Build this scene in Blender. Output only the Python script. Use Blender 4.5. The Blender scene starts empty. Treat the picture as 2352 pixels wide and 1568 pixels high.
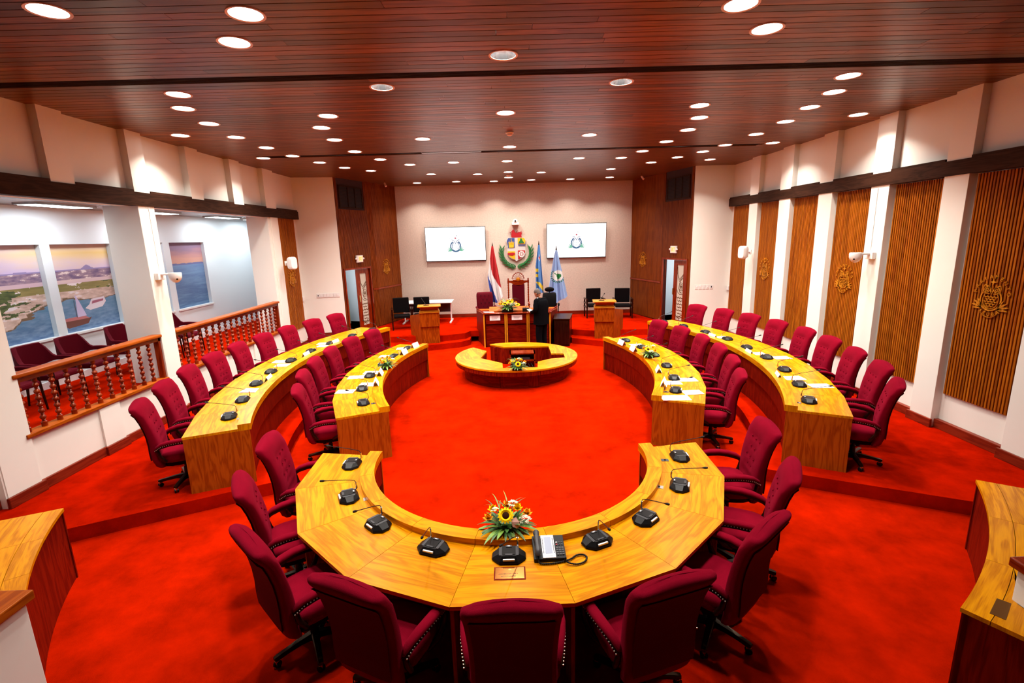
import bpy, bmesh, math, random
from mathutils import Vector, Matrix, noise
R = math.radians
PI = math.pi
rnd = random.Random(7)
C = bpy.context.scene.collection
scene = bpy.context.scene

# ------------------------------------------------------------------ camera, world, exposure
cam_d = bpy.data.cameras.new('camera')
cam = bpy.data.objects.new('camera', cam_d); C.objects.link(cam)
FPX = 1125.0
cam_d.sensor_width = 36.0; cam_d.sensor_fit = 'HORIZONTAL'
cam_d.lens = FPX / 2352 * 36.0
cam_d.clip_start = 0.05; cam_d.clip_end = 100
def cam_axes(p, r, y):
    cy, sy, cp, sp = math.cos(y), math.sin(y), math.cos(p), math.sin(p)
    fwd = Vector((-sy*cp, cy*cp, -sp)); right = Vector((cy, sy, 0)); up = right.cross(fwd)
    cr, sr = math.cos(r), math.sin(r)
    return cr*right + sr*up, -sr*right + cr*up, fwd
_a, _b, _c = cam_axes(R(12.0), R(-1.54), R(-0.32))
cam.matrix_world = Matrix(((_a.x, _b.x, -_c.x, 0), (_a.y, _b.y, -_c.y, 0), (_a.z, _b.z, -_c.z, 3.2), (0, 0, 0, 1)))
scene.camera = cam
w = bpy.data.worlds.new('world'); scene.world = w; w.use_nodes = True
w.node_tree.nodes['Background'].inputs[0].default_value = (1.0, 0.93, 0.85, 1)
w.node_tree.nodes['Background'].inputs[1].default_value = WORLD_STRENGTH = 0.02
scene.view_settings.view_transform = 'Standard'
scene.view_settings.look = 'None'
scene.view_settings.gamma = 1.0
scene.view_settings.use_curve_mapping = False
scene.view_settings.exposure = 0.32
LAMP_W = 28.0
PANEL_W = 17.0
scene.cycles.max_bounces = 6
scene.cycles.diffuse_bounces = 2
scene.cycles.glossy_bounces = 2
scene.cycles.transmission_bounces = 4
scene.cycles.caustics_reflective = False
scene.cycles.caustics_refractive = False
scene.cycles.sample_clamp_indirect = 4.0
scene.cycles.use_light_tree = True

# ------------------------------------------------------------------ materials
MATS = {}
def newmat(name):
    m = bpy.data.materials.new(name); m.use_nodes = True
    nt = m.node_tree; b = nt.nodes['Principled BSDF']
    MATS[name] = m
    return m, nt, b
def N(nt, t, **k):
    n = nt.nodes.new(t)
    for a, v in k.items():
        if a.startswith('i_'):
            key = a[2:]
            n.inputs[int(key) if key.isdigit() else key.replace('_', ' ')].default_value = v
        else: setattr(n, a, v)
    return n
def L(nt, a, b): nt.links.new(a, b)
def plain(name, col, rough=0.6, metal=0.0, spec=0.5, bump=0, bscale=200, var=0.0, vscale=3.0, coat=0, sheen=0):
    m, nt, b = newmat(name)
    b.inputs['Base Color'].default_value = (*col, 1)
    b.inputs['Roughness'].default_value = rough
    b.inputs['Metallic'].default_value = metal
    b.inputs['Specular IOR Level'].default_value = spec
    if coat: b.inputs['Coat Weight'].default_value = coat; b.inputs['Coat Roughness'].default_value = 0.12
    if sheen: b.inputs['Sheen Weight'].default_value = sheen; b.inputs['Sheen Roughness'].default_value = 0.5; b.inputs['Sheen Tint'].default_value = (1, .06, .16, 1)
    if bump or var:
        tc = N(nt, 'ShaderNodeTexCoord')
        if bump:
            no = N(nt, 'ShaderNodeTexNoise'); no.inputs['Scale'].default_value = bscale; no.inputs['Detail'].default_value = 4
            bp_ = N(nt, 'ShaderNodeBump'); bp_.inputs['Strength'].default_value = bump; bp_.inputs['Distance'].default_value = 0.01
            L(nt, tc.outputs['Object'], no.inputs['Vector']); L(nt, no.outputs[0], bp_.inputs['Height']); L(nt, bp_.outputs[0], b.inputs['Normal'])
        if var:
            n2 = N(nt, 'ShaderNodeTexNoise'); n2.inputs['Scale'].default_value = vscale; n2.inputs['Detail'].default_value = 5; n2.inputs['Roughness'].default_value = .65
            cr = N(nt, 'ShaderNodeValToRGB')
            cr.color_ramp.elements[0].position = .32; cr.color_ramp.elements[1].position = .7
            cr.color_ramp.elements[0].color = tuple(max(0, c*(1-var)) for c in col) + (1,)
            cr.color_ramp.elements[1].color = tuple(min(1, c*(1+var)) for c in col) + (1,)
            L(nt, tc.outputs['Object'], n2.inputs['Vector']); L(nt, n2.outputs[0], cr.inputs[0]); L(nt, cr.outputs[0], b.inputs['Base Color'])
    return m
def wood(name, dark, mid, light, rough=0.3, scale=1.0, rand=0.12, coat=0.0, figure=1.0, spec=.5):
    """grain runs along U of the UV layer"""
    m, nt, b = newmat(name)
    uv = N(nt, 'ShaderNodeUVMap'); uv.uv_map = 'grain'
    oi = N(nt, 'ShaderNodeObjectInfo')
    off = N(nt, 'ShaderNodeVectorMath', operation='ADD')
    rr = N(nt, 'ShaderNodeMath', operation='MULTIPLY'); rr.inputs[1].default_value = 37.0
    L(nt, oi.outputs['Random'], rr.inputs[0]); L(nt, uv.outputs[0], off.inputs[0]); L(nt, rr.outputs[0], off.inputs[1])
    mp = N(nt, 'ShaderNodeMapping'); mp.inputs['Scale'].default_value = (1.1*scale, 9.0*scale, 1)
    L(nt, off.outputs[0], mp.inputs[0])
    n1 = N(nt, 'ShaderNodeTexNoise'); n1.inputs['Scale'].default_value = 1.0; n1.inputs['Detail'].default_value = 3; n1.inputs['Distortion'].default_value = .6
    L(nt, mp.outputs[0], n1.inputs['Vector'])
    wv = N(nt, 'ShaderNodeMath', operation='MULTIPLY'); wv.inputs[1].default_value = 34.0*figure
    sn = N(nt, 'ShaderNodeMath', operation='SINE')
    L(nt, n1.outputs[0], wv.inputs[0]); L(nt, wv.outputs[0], sn.inputs[0])
    m2 = N(nt, 'ShaderNodeMapping'); m2.inputs['Scale'].default_value = (5*scale, 160*scale, 1)
    L(nt, off.outputs[0], m2.inputs[0])
    n2 = N(nt, 'ShaderNodeTexNoise'); n2.inputs['Scale'].default_value = 1.0; n2.inputs['Detail'].default_value = 4
    L(nt, m2.outputs[0], n2.inputs['Vector'])
    s2 = N(nt, 'ShaderNodeMath', operation='MULTIPLY_ADD'); s2.inputs[1].default_value = .17; s2.inputs[2].default_value = .22
    L(nt, sn.outputs[0], s2.inputs[0])
    s3 = N(nt, 'ShaderNodeMath', operation='MULTIPLY_ADD'); s3.inputs[1].default_value = .55
    L(nt, n2.outputs[0], s3.inputs[0]); L(nt, s2.outputs[0], s3.inputs[2])
    cr = N(nt, 'ShaderNodeValToRGB'); e = cr.color_ramp.elements
    e[0].position = .2; e[0].color = (*dark, 1); e[1].position = .78; e[1].color = (*light, 1)
    q = e.new(.48); q.color = (*mid, 1)
    L(nt, s3.outputs[0], cr.inputs[0])
    hs = N(nt, 'ShaderNodeHueSaturation')
    vv = N(nt, 'ShaderNodeMath', operation='MULTIPLY_ADD'); vv.inputs[1].default_value = 2*rand; vv.inputs[2].default_value = 1-rand
    L(nt, oi.outputs['Random'], vv.inputs[0]); L(nt, vv.outputs[0], hs.inputs['Value']); L(nt, cr.outputs[0], hs.inputs['Color'])
    L(nt, hs.outputs[0], b.inputs['Base Color'])
    b.inputs['Roughness'].default_value = rough
    b.inputs['Specular IOR Level'].default_value = spec
    mx = max(light); b.inputs['Specular Tint'].default_value = (1, .35+.65*light[1]/mx, .15+.5*light[2]/mx, 1)
    if coat: b.inputs['Coat Weight'].default_value = coat; b.inputs['Coat Roughness'].default_value = 0.18
    return m
def emit(name, col, s):
    m, nt, b = newmat(name)
    b.inputs['Base Color'].default_value = (*col, 1)
    b.inputs['Emission Color'].default_value = (*col, 1); b.inputs['Emission Strength'].default_value = s
    return m
def vcol(name, rough=.6, emis=0.0):
    m, nt, b = newmat(name)
    a = N(nt, 'ShaderNodeVertexColor'); a.layer_name = 'paint'
    if emis:
        b.inputs['Base Color'].default_value = (0, 0, 0, 1)
        L(nt, a.outputs[0], b.inputs['Emission Color']); b.inputs['Emission Strength'].default_value = emis
    else: L(nt, a.outputs[0], b.inputs['Base Color'])
    b.inputs['Roughness'].default_value = rough
    return m

M_top = wood('honey_veneer', (.38, .112, .0009), (.57, .205, .0013), (.70, .285, .002), rough=.27, spec=.22, rand=.05, figure=.7, scale=1.15)
M_side = wood('shade_toned_side_wood', (.22, .030, .001), (.34, .062, .003), (.43, .092, .005), rough=.42, spec=.25, rand=.06, figure=1.1)  # reddened and darkened: shade of upright desk faces put into the colour
M_front = wood('shade_toned_front_wood', (.070, .002, .001), (.130, .004, .001), (.19, .009, .002), rough=.42, spec=.2, rand=.10)  # redder veneer, its colour deepened with the shade on the desk fronts
M_rail = wood('polished_mahogany', (.11, .007, .001), (.20, .015, .002), (.29, .032, .003), rough=.18, coat=.3, spec=.4, rand=.05)
M_ceil = wood('ceiling_plank', (.062, .012, .003), (.13, .031, .006), (.22, .064, .011), rough=.34, spec=.35, rand=.5, figure=.5)
M_slat = wood('oak_slat', (.19, .038, .003), (.30, .072, .004), (.40, .115, .006), rough=.5, spec=.2, rand=.18, figure=.5)
M_slat2 = wood('walnut_slat', (.10, .016, .003), (.175, .032, .004), (.24, .052, .006), rough=.5, spec=.2, rand=.15, figure=.5)
M_lect = wood('lectern_teak', (.15, .018, .001), (.25, .040, .002), (.34, .066, .003), rough=.42, spec=.2, rand=.06, figure=1.2)
M_strip = wood('pale_strip', (.42, .15, .008), (.58, .23, .01), (.68, .30, .015), rough=.4)
M_chairw = wood('dark_chair_wood', (.006, .0015, .001), (.012, .003, .002), (.022, .006, .003), rough=.28, spec=.25)
M_slback = plain('slat_backing', (.035, .006, .004), .8)
M_carpet = plain('red_carpet', (.38, .0082, .0003), .95, spec=.0, bump=.5, bscale=260, var=.34, vscale=1.9)
M_carpet2 = plain('red_carpet_raised', (.36, .0065, .0003), .95, spec=.0, bump=.5, bscale=260, var=.32, vscale=2.1)
M_riser = plain('step_carpet', (.42, .006, .003), .95, spec=.1, bump=.4, bscale=260)
M_wall = plain('cream_paint', (.86, .84, .77), .7, var=.02, vscale=.7)
M_wallback = plain('beige_fabric_wall', (.62, .50, .42), .9, bump=.6, bscale=55, var=.10, vscale=22)
M_gal = plain('gallery_paint', (.72, .77, .80), .7)
M_beam = wood('dark_beam', (.018, .008, .005), (.032, .013, .008), (.05, .02, .012), rough=.6, spec=.1)
M_base = wood('baseboard_wood', (.10, .008, .004), (.17, .014, .005), (.23, .024, .008), rough=.4)
M_fab = plain('maroon_fabric', (.175, .0015, .011), .9, spec=.02, bump=.35, bscale=320, var=.10, vscale=9, sheen=.10)
M_fabd = plain('maroon_vinyl', (.085, .0015, .007), .7, spec=.06)
M_black = plain('black_plastic', (.005, .005, .0055), .38, spec=.2)
M_blackm = plain('black_leather', (.003, .002, .0025), .6, spec=.08)
M_grey = plain('grey_plastic', (.045, .045, .05), .35, spec=.3)
M_white = plain('white_plastic', (.82, .80, .78), .4)
M_paper = plain('white_paper', (.9, .9, .9), .7)
M_chrome = plain('chrome', (.7, .7, .72), .18, metal=1)
M_brass = plain('brass', (.75, .48, .16), .25, metal=1)
M_steel = plain('brushed_steel', (.42, .40, .38), .35, metal=1)
M_gold = wood('carved_golden_wood', (.34, .10, .006), (.50, .17, .009), (.64, .25, .012), rough=.4)
M_darkvoid = plain('dark_interior', (.006, .003, .003), .8)
M_lamp = emit('lamp_diffuser', (1.0, .93, .86), 14.0)
M_panel = emit('panel_light', (.86, .95, 1.0), 9.0)
M_reflector = plain('lamp_reflector', (.75, .76, .8), .22, metal=1)
M_trim = plain('lamp_trim', (.80, .60, .50), .35)
M_paint = vcol('printed_surface')
M_screen = vcol('screen_picture', .3, 1.15)
M_flag = vcol('flag_cloth', .75)
M_leaf = plain('leaf_green', (.035, .12, .018), .45, var=.35, vscale=25)
M_leafl = plain('leaf_light', (.16, .30, .04), .45, var=.3, vscale=25)
M_yel = plain('yellow_petal', (.95, .56, .0), .7, spec=.1)
M_oran = plain('orange_petal', (1.0, .42, .02), .7, spec=.1)
M_wht = plain('cream_petal', (.85, .82, .62), .6)
M_brown = plain('seed_brown', (.028, .008, .003), .9, spec=.05)
M_redp = plain('red_petal', (.55, .01, .01), .5)
M_pink = plain('pink_petal', (.85, .50, .42), .6, spec=.1)
M_suit = plain('black_suit', (.003, .003, .004), .9, spec=.03)
M_skin = plain('skin', (.36, .15, .08), .55)
M_hair = plain('grey_hair', (.10, .08, .07), .8)
M_shirt = plain('white_shirt', (.85, .85, .85), .7)
M_tablew = plain('white_laminate', (.75, .74, .74), .4)
M_lcd = plain('grey_lcd', (.30, .34, .45), .3)
M_redpl = plain('red_button', (.6, .02, .03), .4)
M_curt = plain('white_curtain', (.75, .80, .86), .8)
M_cork = plain('pale_partition', (.62, .60, .36), .8)
M_txt = plain('dark_ink', (.06, .03, .04), .7)
M_txtr = plain('faded_red_ink', (.55, .25, .28), .7)
M_exitr = emit('exit_letters', (1.0, .20, .03), 1.6)

# ------------------------------------------------------------------ mesh builder
class MB:
    def __init__(s): s.v = []; s.f = []; s.m = []; s.mi = 0; s.col = None; s.cols = []
    def _add(s, vs, fs):
        n = len(s.v); s.v += [tuple(p) for p in vs]
        for f in fs: s.f.append([n+i for i in f]); s.m.append(s.mi); s.cols.append(s.col)
    def box(s, x0, x1, y0, y1, z0, z1):
        if x0 > x1: x0, x1 = x1, x0
        if y0 > y1: y0, y1 = y1, y0
        if z0 > z1: z0, z1 = z1, z0
        vs = [(x, y, z) for z in (z0, z1) for y in (y0, y1) for x in (x0, x1)]
        s._add(vs, [(0, 2, 3, 1), (4, 5, 7, 6), (0, 1, 5, 4), (2, 6, 7, 3), (0, 4, 6, 2), (1, 3, 7, 5)])
    def boxM(s, M, x0, x1, y0, y1, z0, z1):
        n = len(s.v); s.box(x0, x1, y0, y1, z0, z1)
        for i in range(n, len(s.v)): s.v[i] = tuple(M @ Vector(s.v[i]))
        if M.determinant() < 0:
            for f in s.f[-6:]: f.reverse()
    def prism(s, pts, z0, z1):
        a = sum(pts[i][0]*pts[(i+1) % len(pts)][1]-pts[(i+1) % len(pts)][0]*pts[i][1] for i in range(len(pts)))
        if a < 0: pts = pts[::-1]
        n = len(pts)
        vs = [(p[0], p[1], z0) for p in pts]+[(p[0], p[1], z1) for p in pts]
        s._add(vs, [tuple(range(n-1, -1, -1)), tuple(range(n, 2*n))]+[(i, (i+1) % n, n+(i+1) % n, n+i) for i in range(n)])
    def strip(s, a, b, z0, z1):
        """solid between polylines a and b (same length)"""
        for i in range(len(a)-1): s._seg(a[i], a[i+1], b[i+1], b[i], z0, z1, i == 0, i == len(a)-2)
    def _seg(s, p, q, r, t, z0, z1, c0, c1):
        pts = [p, q, r, t]
        a = sum(pts[i][0]*pts[(i+1) % 4][1]-pts[(i+1) % 4][0]*pts[i][1] for i in range(4))
        vs = [(x[0], x[1], z0) for x in pts]+[(x[0], x[1], z1) for x in pts]
        fs = [(3, 2, 1, 0), (4, 5, 6, 7), (0, 1, 5, 4), (2, 3, 7, 6)]
        if c1: fs.append((1, 2, 6, 5))
        if c0: fs.append((3, 0, 4, 7))
        if a < 0: fs = [f[::-1] for f in fs]
        s._add(vs, fs)
    def rings(s, rs, cap0=True, cap1=True, closed=False):
        n = len(rs[0]); base = len(s.v)
        vs = [p for r in rs for p in r]; fs = []
        k = len(rs)
        for i in range(k if closed else k-1):
            for j in range(n):
                a = i*n+j; b = i*n+(j+1) % n; c = ((i+1) % k)*n+(j+1) % n; d = ((i+1) % k)*n+j
                fs.append((a, b, c, d))
        if not closed:
            if cap0: fs.append(tuple(range(n-1, -1, -1)))
            if cap1: fs.append(tuple((k-1)*n+i for i in range(n)))
        s._add(vs, fs)
    def tube(s, path, r, n=8, sx=1.0, up=None):
        path = [Vector(p) for p in path]; rs = []; rr = r if hasattr(r, '__len__') else [r]*len(path)
        prev = None
        for i, p in enumerate(path):
            t = (path[min(i+1, len(path)-1)]-path[max(i-1, 0)]).normalized()
            u = Vector(up) if up else (prev if prev else (Vector((0, 0, 1)) if abs(t.z) < .9 else Vector((1, 0, 0))))
            x = t.cross(u)
            if x.length < 1e-5: x = t.orthogonal()
            x.normalize(); y = x.cross(t).normalized(); prev = y
            rs.append([p+(x*math.cos(2*PI*k/n)*sx+y*math.sin(2*PI*k/n))*rr[i] for k in range(n)])
        s.rings(rs)
    def lathe(s, prof, c=(0, 0, 0), n=16, M=None, cap=True):
        rs = []
        for r, z in prof:
            ring = [Vector((c[0]+r*math.cos(2*PI*k/n), c[1]+r*math.sin(2*PI*k/n), c[2]+z)) for k in range(n)]
            rs.append([M @ p for p in ring] if M else ring)
        s.rings(rs, cap, cap)
    def ell(s, c, rx, ry, rz, n=12, k=8, M=None):
        prof = []
        rs = []
        for i in range(k+1):
            a = -PI/2+PI*i/k; cr = max(math.cos(a), 1e-3)
            ring = [Vector((rx*cr*math.cos(2*PI*j/n), ry*cr*math.sin(2*PI*j/n), rz*math.sin(a))) for j in range(n)]
            rs.append([(M @ p if M else p)+Vector(c) for p in ring])
        s.rings(rs)
    def quad(s, *p): s._add(p, [tuple(range(len(p)))])
    def stroke(s, pts, wd, z0, z1, closed=False, taper=None):
        n = len(pts); Lp = []; Rp = []
        for i in range(n):
            if closed: a = pts[i-1]; b = pts[(i+1) % n]
            else: a = pts[max(i-1, 0)]; b = pts[min(i+1, n-1)]
            dx, dy = b[0]-a[0], b[1]-a[1]; l = math.hypot(dx, dy) or 1; nx, ny = -dy/l, dx/l
            h = wd/2*(taper[i] if taper else 1)
            Lp.append((pts[i][0]+nx*h, pts[i][1]+ny*h)); Rp.append((pts[i][0]-nx*h, pts[i][1]-ny*h))
        if closed: Lp.append(Lp[0]); Rp.append(Rp[0])
        for i in range(len(Lp)-1): s._seg(Lp[i], Lp[i+1], Rp[i+1], Rp[i], z0, z1, True, True)
    def tf(s, M, start=0):
        for i in range(start, len(s.v)): s.v[i] = tuple(M @ Vector(s.v[i]))
        return s
    def merge(s, o, M=None):
        n = len(s.v); s.v += [tuple(M @ Vector(p)) if M else p for p in o.v]
        s.f += [[n+i for i in f] for f in o.f]; s.m += [s.mi if s.mi else x for x in o.m]; s.cols += o.cols

def wroot(o):
    """world translation of a parent chain made of unrotated empties"""
    v = Vector((0, 0, 0))
    while o is not None: v += Vector(o.location); o = o.parent
    return v
def obj(name, mb, mats, parent=None, grain=None, smooth=None, world=False, bevel=0, label=None, kind=None):
    if world and parent is not None:
        off = wroot(parent); vs = [(p[0]-off.x, p[1]-off.y, p[2]-off.z) for p in mb.v]
    else: vs = mb.v
    me = bpy.data.meshes.new(name); me.from_pydata(vs, [], mb.f)
    if not isinstance(mats, (list, tuple)): mats = [mats]
    for m in mats: me.materials.append(m)
    if len(mats) > 1: me.polygons.foreach_set('material_index', [min(i, len(mats)-1) for i in mb.m])
    if any(c is not None for c in mb.cols):
        ca = me.color_attributes.new('paint', 'FLOAT_COLOR', 'CORNER'); flat = []
        for p in me.polygons:
            c = mb.cols[p.index] or (1, 1, 1)
            flat += [c[0], c[1], c[2], 1.0]*p.loop_total
        ca.data.foreach_set('color', flat)
    uvl = me.uv_layers.new(name='grain')
    g = Vector(grain).normalized() if grain is not None else Vector((0, 0, 1))
    flat = [0.0]*(2*len(me.loops)); V = me.vertices; off = rnd.random()*5
    for p in me.polygons:
        nn = p.normal; gg = g
        if abs(nn.dot(g)) > .8: gg = Vector((0, 0, 1)) if abs(nn.z) < .8 else Vector((1, 0, 0))
        ac = nn.cross(gg)
        if ac.length < 1e-6: ac = gg.orthogonal()
        ac.normalize()
        for li in range(p.loop_start, p.loop_start+p.loop_total):
            co = V[me.loops[li].vertex_index].co
            flat[2*li] = co.dot(gg); flat[2*li+1] = co.dot(ac)+off
    uvl.data.foreach_set('uv', flat)
    if smooth is not None:
        me.shade_smooth(); me.set_sharp_from_angle(angle=R(smooth))
    me.update()
    o = bpy.data.objects.new(name, me); C.objects.link(o)
    if parent: o.parent = parent
    if bevel:
        b = o.modifiers.new('bevel', 'BEVEL'); b.width = bevel; b.segments = 2; b.limit_method = 'ANGLE'; b.angle_limit = R(40)
    if label: o['label'] = label
    if kind: o['kind'] = kind
    return o
def thing(name, label, cat, loc=(0, 0, 0), rz=0, group=None, rot=None):
    o = bpy.data.objects.new(name, None); C.objects.link(o); o.empty_display_size = .1
    o.location = loc
    o.rotation_euler = rot if rot else (0, 0, rz)
    o['label'] = label; o['category'] = cat
    if group: o['group'] = group
    return o
def tag(o, label, cat, group=None):
    o['label'] = label; o['category'] = cat
    if group: o['group'] = group
    return o
def struct(name, mb, m, parent=None, grain=None, **k):
    o = obj(name, mb, m, parent, grain, **k)
    if parent is None: o['kind'] = 'structure'
    return o
def sroot(name, loc=(0, 0, 0)):
    o = bpy.data.objects.new(name, None); C.objects.link(o); o.location = loc; o['kind'] = 'structure'; return o
def dup(root, loc=None, rz=None, label=None, group=None):
    def cp(o, par):
        c = o.copy(); C.objects.link(c)
        if par: c.parent = par; c.matrix_parent_inverse = o.matrix_parent_inverse.copy()
        for ch in list(KIDS.get(o.name, ())): cp(ch, c)
        return c
    KIDS.clear()
    for q in root.children_recursive: KIDS.setdefault(q.parent.name, []).append(q)
    r = cp(root, None)
    if loc is not None: r.location = loc
    if rz is not None: r.rotation_euler = (0, 0, rz)
    if label: r['label'] = label
    if group: r['group'] = group
    return r
KIDS = {}
def arc(c, r, a0, a1, n):
    return [(c[0]+r*math.cos(a0+(a1-a0)*i/n), c[1]+r*math.sin(a0+(a1-a0)*i/n)) for i in range(n+1)]
def wallM(p, xd, nd):
    """local x=along wall (viewer's right), y=up, z=out of the wall"""
    x = Vector(xd).normalized(); z = Vector(nd).normalized(); y = Vector((0, 0, 1))
    return Matrix(((x.x, y.x, z.x, p[0]), (x.y, y.y, z.y, p[1]), (x.z, y.z, z.z, p[2]), (0, 0, 0, 1)))
def textmb(txt, size, depth=.002, bold=0.0):
    cu = bpy.data.curves.new('t', 'FONT'); cu.body = txt; cu.size = size; cu.align_x = 'CENTER'; cu.align_y = 'CENTER'
    cu.extrude = depth/2; cu.offset = bold; cu.resolution_u = 2
    o = bpy.data.objects.new('t', cu); C.objects.link(o)
    dg = bpy.context.evaluated_depsgraph_get(); me = o.evaluated_get(dg).to_mesh()
    mb = MB(); mb.v = [tuple(v.co) for v in me.vertices]; mb.f = [list(p.vertices) for p in me.polygons]
    mb.m = [0]*len(mb.f); mb.cols = [None]*len(mb.f)
    o.evaluated_get(dg).to_mesh_clear(); bpy.data.objects.remove(o); bpy.data.curves.remove(cu)
    return mb
ORD = ['nearest', 'second', 'third', 'fourth', 'fifth', 'sixth', 'seventh', 'eighth', 'ninth', 'tenth', 'eleventh', 'twelfth',
       'thirteenth', 'fourteenth', 'fifteenth', 'sixteenth', 'seventeenth', 'eighteenth', 'nineteenth', 'twentieth']
# ================================================================== THE SETTING
ZC = 5.05; XL = -6.05; XR = 6.45; YB = 18.0
ZP = 0.17; ZS = 0.35
m = MB(); m.quad((-6.3, -1.6, 0), (6.8, -1.6, 0), (6.8, 18.2, 0), (-6.3, 18.2, 0)); struct('floor', m, M_carpet)
m = MB()
mid = [(-1.45, 14.42), (-1.2, 14.72), (-1.2, 15.2), (1.75, 15.2), (1.9, 14.75)]
plL = [(-6.2, 4.29), (-3.03, 5.93)]+arc((3.9, 9.09), 7.62, R(204.8), R(152.5), 24)+[(-2.74, 13.6), (-2.62, 13.95)]+mid[:3]+[(-1.2, 18.1), (-6.2, 18.1)]
m.prism(plL, 0, ZP); struct('floor_platform', m, M_carpet2)
m = MB()
plR = [(6.6, 4.22), (3.18, 5.9)]+arc((-2.65, 9.34), 6.77, R(-30.2), R(29.3), 24)+[(3.2, 13.5), (2.75, 13.95), (1.9, 14.55), (1.9, 18.1), (6.6, 18.1)]
m.prism(plR, 0, ZP); struct('floor_platform', m, M_carpet2)
m = MB()
m.prism([(-6.2, 14.75), (-4.6, 14.62), (-3.4, 14.58), (-2.0, 14.55), (-1.35, 14.85), (-1.22, 15.2), (1.85, 15.2), (2.0, 14.95), (2.6, 14.66), (3.8, 14.7), (5.4, 14.6), (6.6, 14.6), (6.6, 18.2), (-6.2, 18.2)], ZP+.001, ZS)
struct('floor_stage', m, M_carpet2)
# dark carpeted risers' shadow gap strips are left to the light; wooden skirting follows the walls

# ---- downlights: positions on the ceiling plane
LIGHTS = [(-3.58,4.38),(-2.09,4.52),(-2.49,5.09),(0.02,5.59),(-1.48,6.57),(1.48,6.60),(2.01,4.56),(2.50,5.08),(-4.04,6.66),(-4.39,7.30),(-4.57,8.20),(-5.52,8.98),(-4.71,9.24),
 (-4.67,10.27),(-5.31,11.46),(-4.59,11.28),(-2.62,7.91),(-3.00,8.67),(-3.13,9.68),(-3.14,10.95),(-4.37,12.27),(-2.88,12.05),(-4.08,13.21),(-3.6,13.89),(-2.37,12.98),(-1.52,9.81),(0.04,8.0),
 (0.12,10.86),(0.07,12.82),(0.12,16.2),(0.11,14.9),(1.62,9.84),(-1.26,12.81),(-2.13,14.93),(-1.61,16.98),(-0.8,15.21),(-0.37,17.15),(1.08,15.19),(0.88,17.05),(2.19,17.1),(1.83,12.63),(3.07,14.82),
 (3.46,16.89),(2.89,12.74),(3.17,11.85),(3.91,13.71),(3.36,10.72),(4.34,12.91),(3.40,9.60),(3.24,8.64),(2.94,7.85),(4.67,12.13),(5.37,13.43),(4.84,11.32),(4.95,10.18),(5.82,11.2),(4.93,9.11),
 (4.76,8.13),(4.59,7.30),(4.30,6.59),(5.93,8.72),(-2.92,17.07)]
EXTRA = [(-1.25, 3.45), (1.2, 3.5)]
HR = .135
# ---- plank ceiling
ceil = sroot('ceiling', (0, 9, ZC))
m = MB(); m.box(-6.3, 6.8, -1.6, 18.3, ZC+.20, ZC+.24); obj('soffit', m, M_darkvoid, ceil, world=True)
PW, GAP = .112, .010
SLOTS = [(6.06, 6.26, -6.3, 6.8), (11.30, 11.42, -5.4, 5.6)]
m_far = MB()
def plank_piece(mb, x0, x1, y0, y1, holes):
    """board from x0..x1 with lamp openings cut out of it"""
    hs = sorted([h for h in holes if h[0] > x0-HR and h[0] < x1+HR and h[1]+HR > y0 and h[1]-HR < y1])
    cuts = []
    for hx, hy in hs:
        n = 6; ys = [max(y0, hy-HR)+(min(y1, hy+HR)-max(y0, hy-HR))*i/n for i in range(n+1)]
        le = [(hx-math.sqrt(max(0, HR*HR-(y-hy)**2)), y) for y in ys]
        ri = [(hx+math.sqrt(max(0, HR*HR-(y-hy)**2)), y) for y in ys]
        if ys[0] > y0+1e-6: le.insert(0, (hx, y0)); ri.insert(0, (hx, y0))
        if ys[-1] < y1-1e-6: le.append((hx, y1)); ri.append((hx, y1))
        if hx-HR < x0+.01 or hx+HR > x1-.01:
            le = [(min(max(p[0], x0+.001), x1-.001), p[1]) for p in le]; ri = [(min(max(p[0], x0+.001), x1-.001), p[1]) for p in ri]
        cuts.append((le, ri))
    left = [(x0, y0), (x0, y1)]
    for le, ri in cuts:
        mb.prism(left[::-1]+le[::-1] if False else [left[0]]+le+[left[1]]+left[2:], ZC, ZC+.018)
        left = [ri[0], ri[-1]]+ri[-2:0:-1]
    mb.prism([left[0], (x1, y0), (x1, y1), left[1]]+left[2:], ZC, ZC+.018)
y = -1.5; row = 0; near_count = 0
while y < 18.15:
    y1 = y+PW
    skip = False
    for s0, s1, sx0, sx1 in SLOTS:
        if y1 > s0 and y < s1: skip = True; ye = s1
    if skip and SLOTS[0][0] < y1 and y < SLOTS[0][1]: y = SLOTS[0][1]; continue
    x = -6.3-rnd.random()*3
    while x < 6.8:
        ln = rnd.choice([2.4, 3.0, 3.6, 4.2, 4.8])*rnd.uniform(.95, 1.05) if y > 4 else 5
        xa, xb = max(x, -6.3), min(x+ln-.004, 6.8); x += ln
        if xb-xa < .1: continue
        if skip:
            # second slot: only boards outside the linear diffuser
            if xb < SLOTS[1][2] or xa > SLOTS[1][3]: pass
            elif xa < SLOTS[1][2]: xb = SLOTS[1][2]
            elif xb > SLOTS[1][3]: xa = SLOTS[1][3]
            else: continue
            if xb-xa < .1: continue
        near = y > 3.9 and y < 9.6 and near_count < 296
        mb = MB() if near else m_far
        plank_piece(mb, xa, xb, y, y1, LIGHTS+EXTRA)
        if near: obj('plank', mb, M_ceil, ceil, (1, 0, 0), world=True); near_count += 1
    y = y1+GAP; row += 1
o = obj('plank', m_far, M_ceil, ceil, (1, 0, 0), world=True, kind='stuff')
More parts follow.
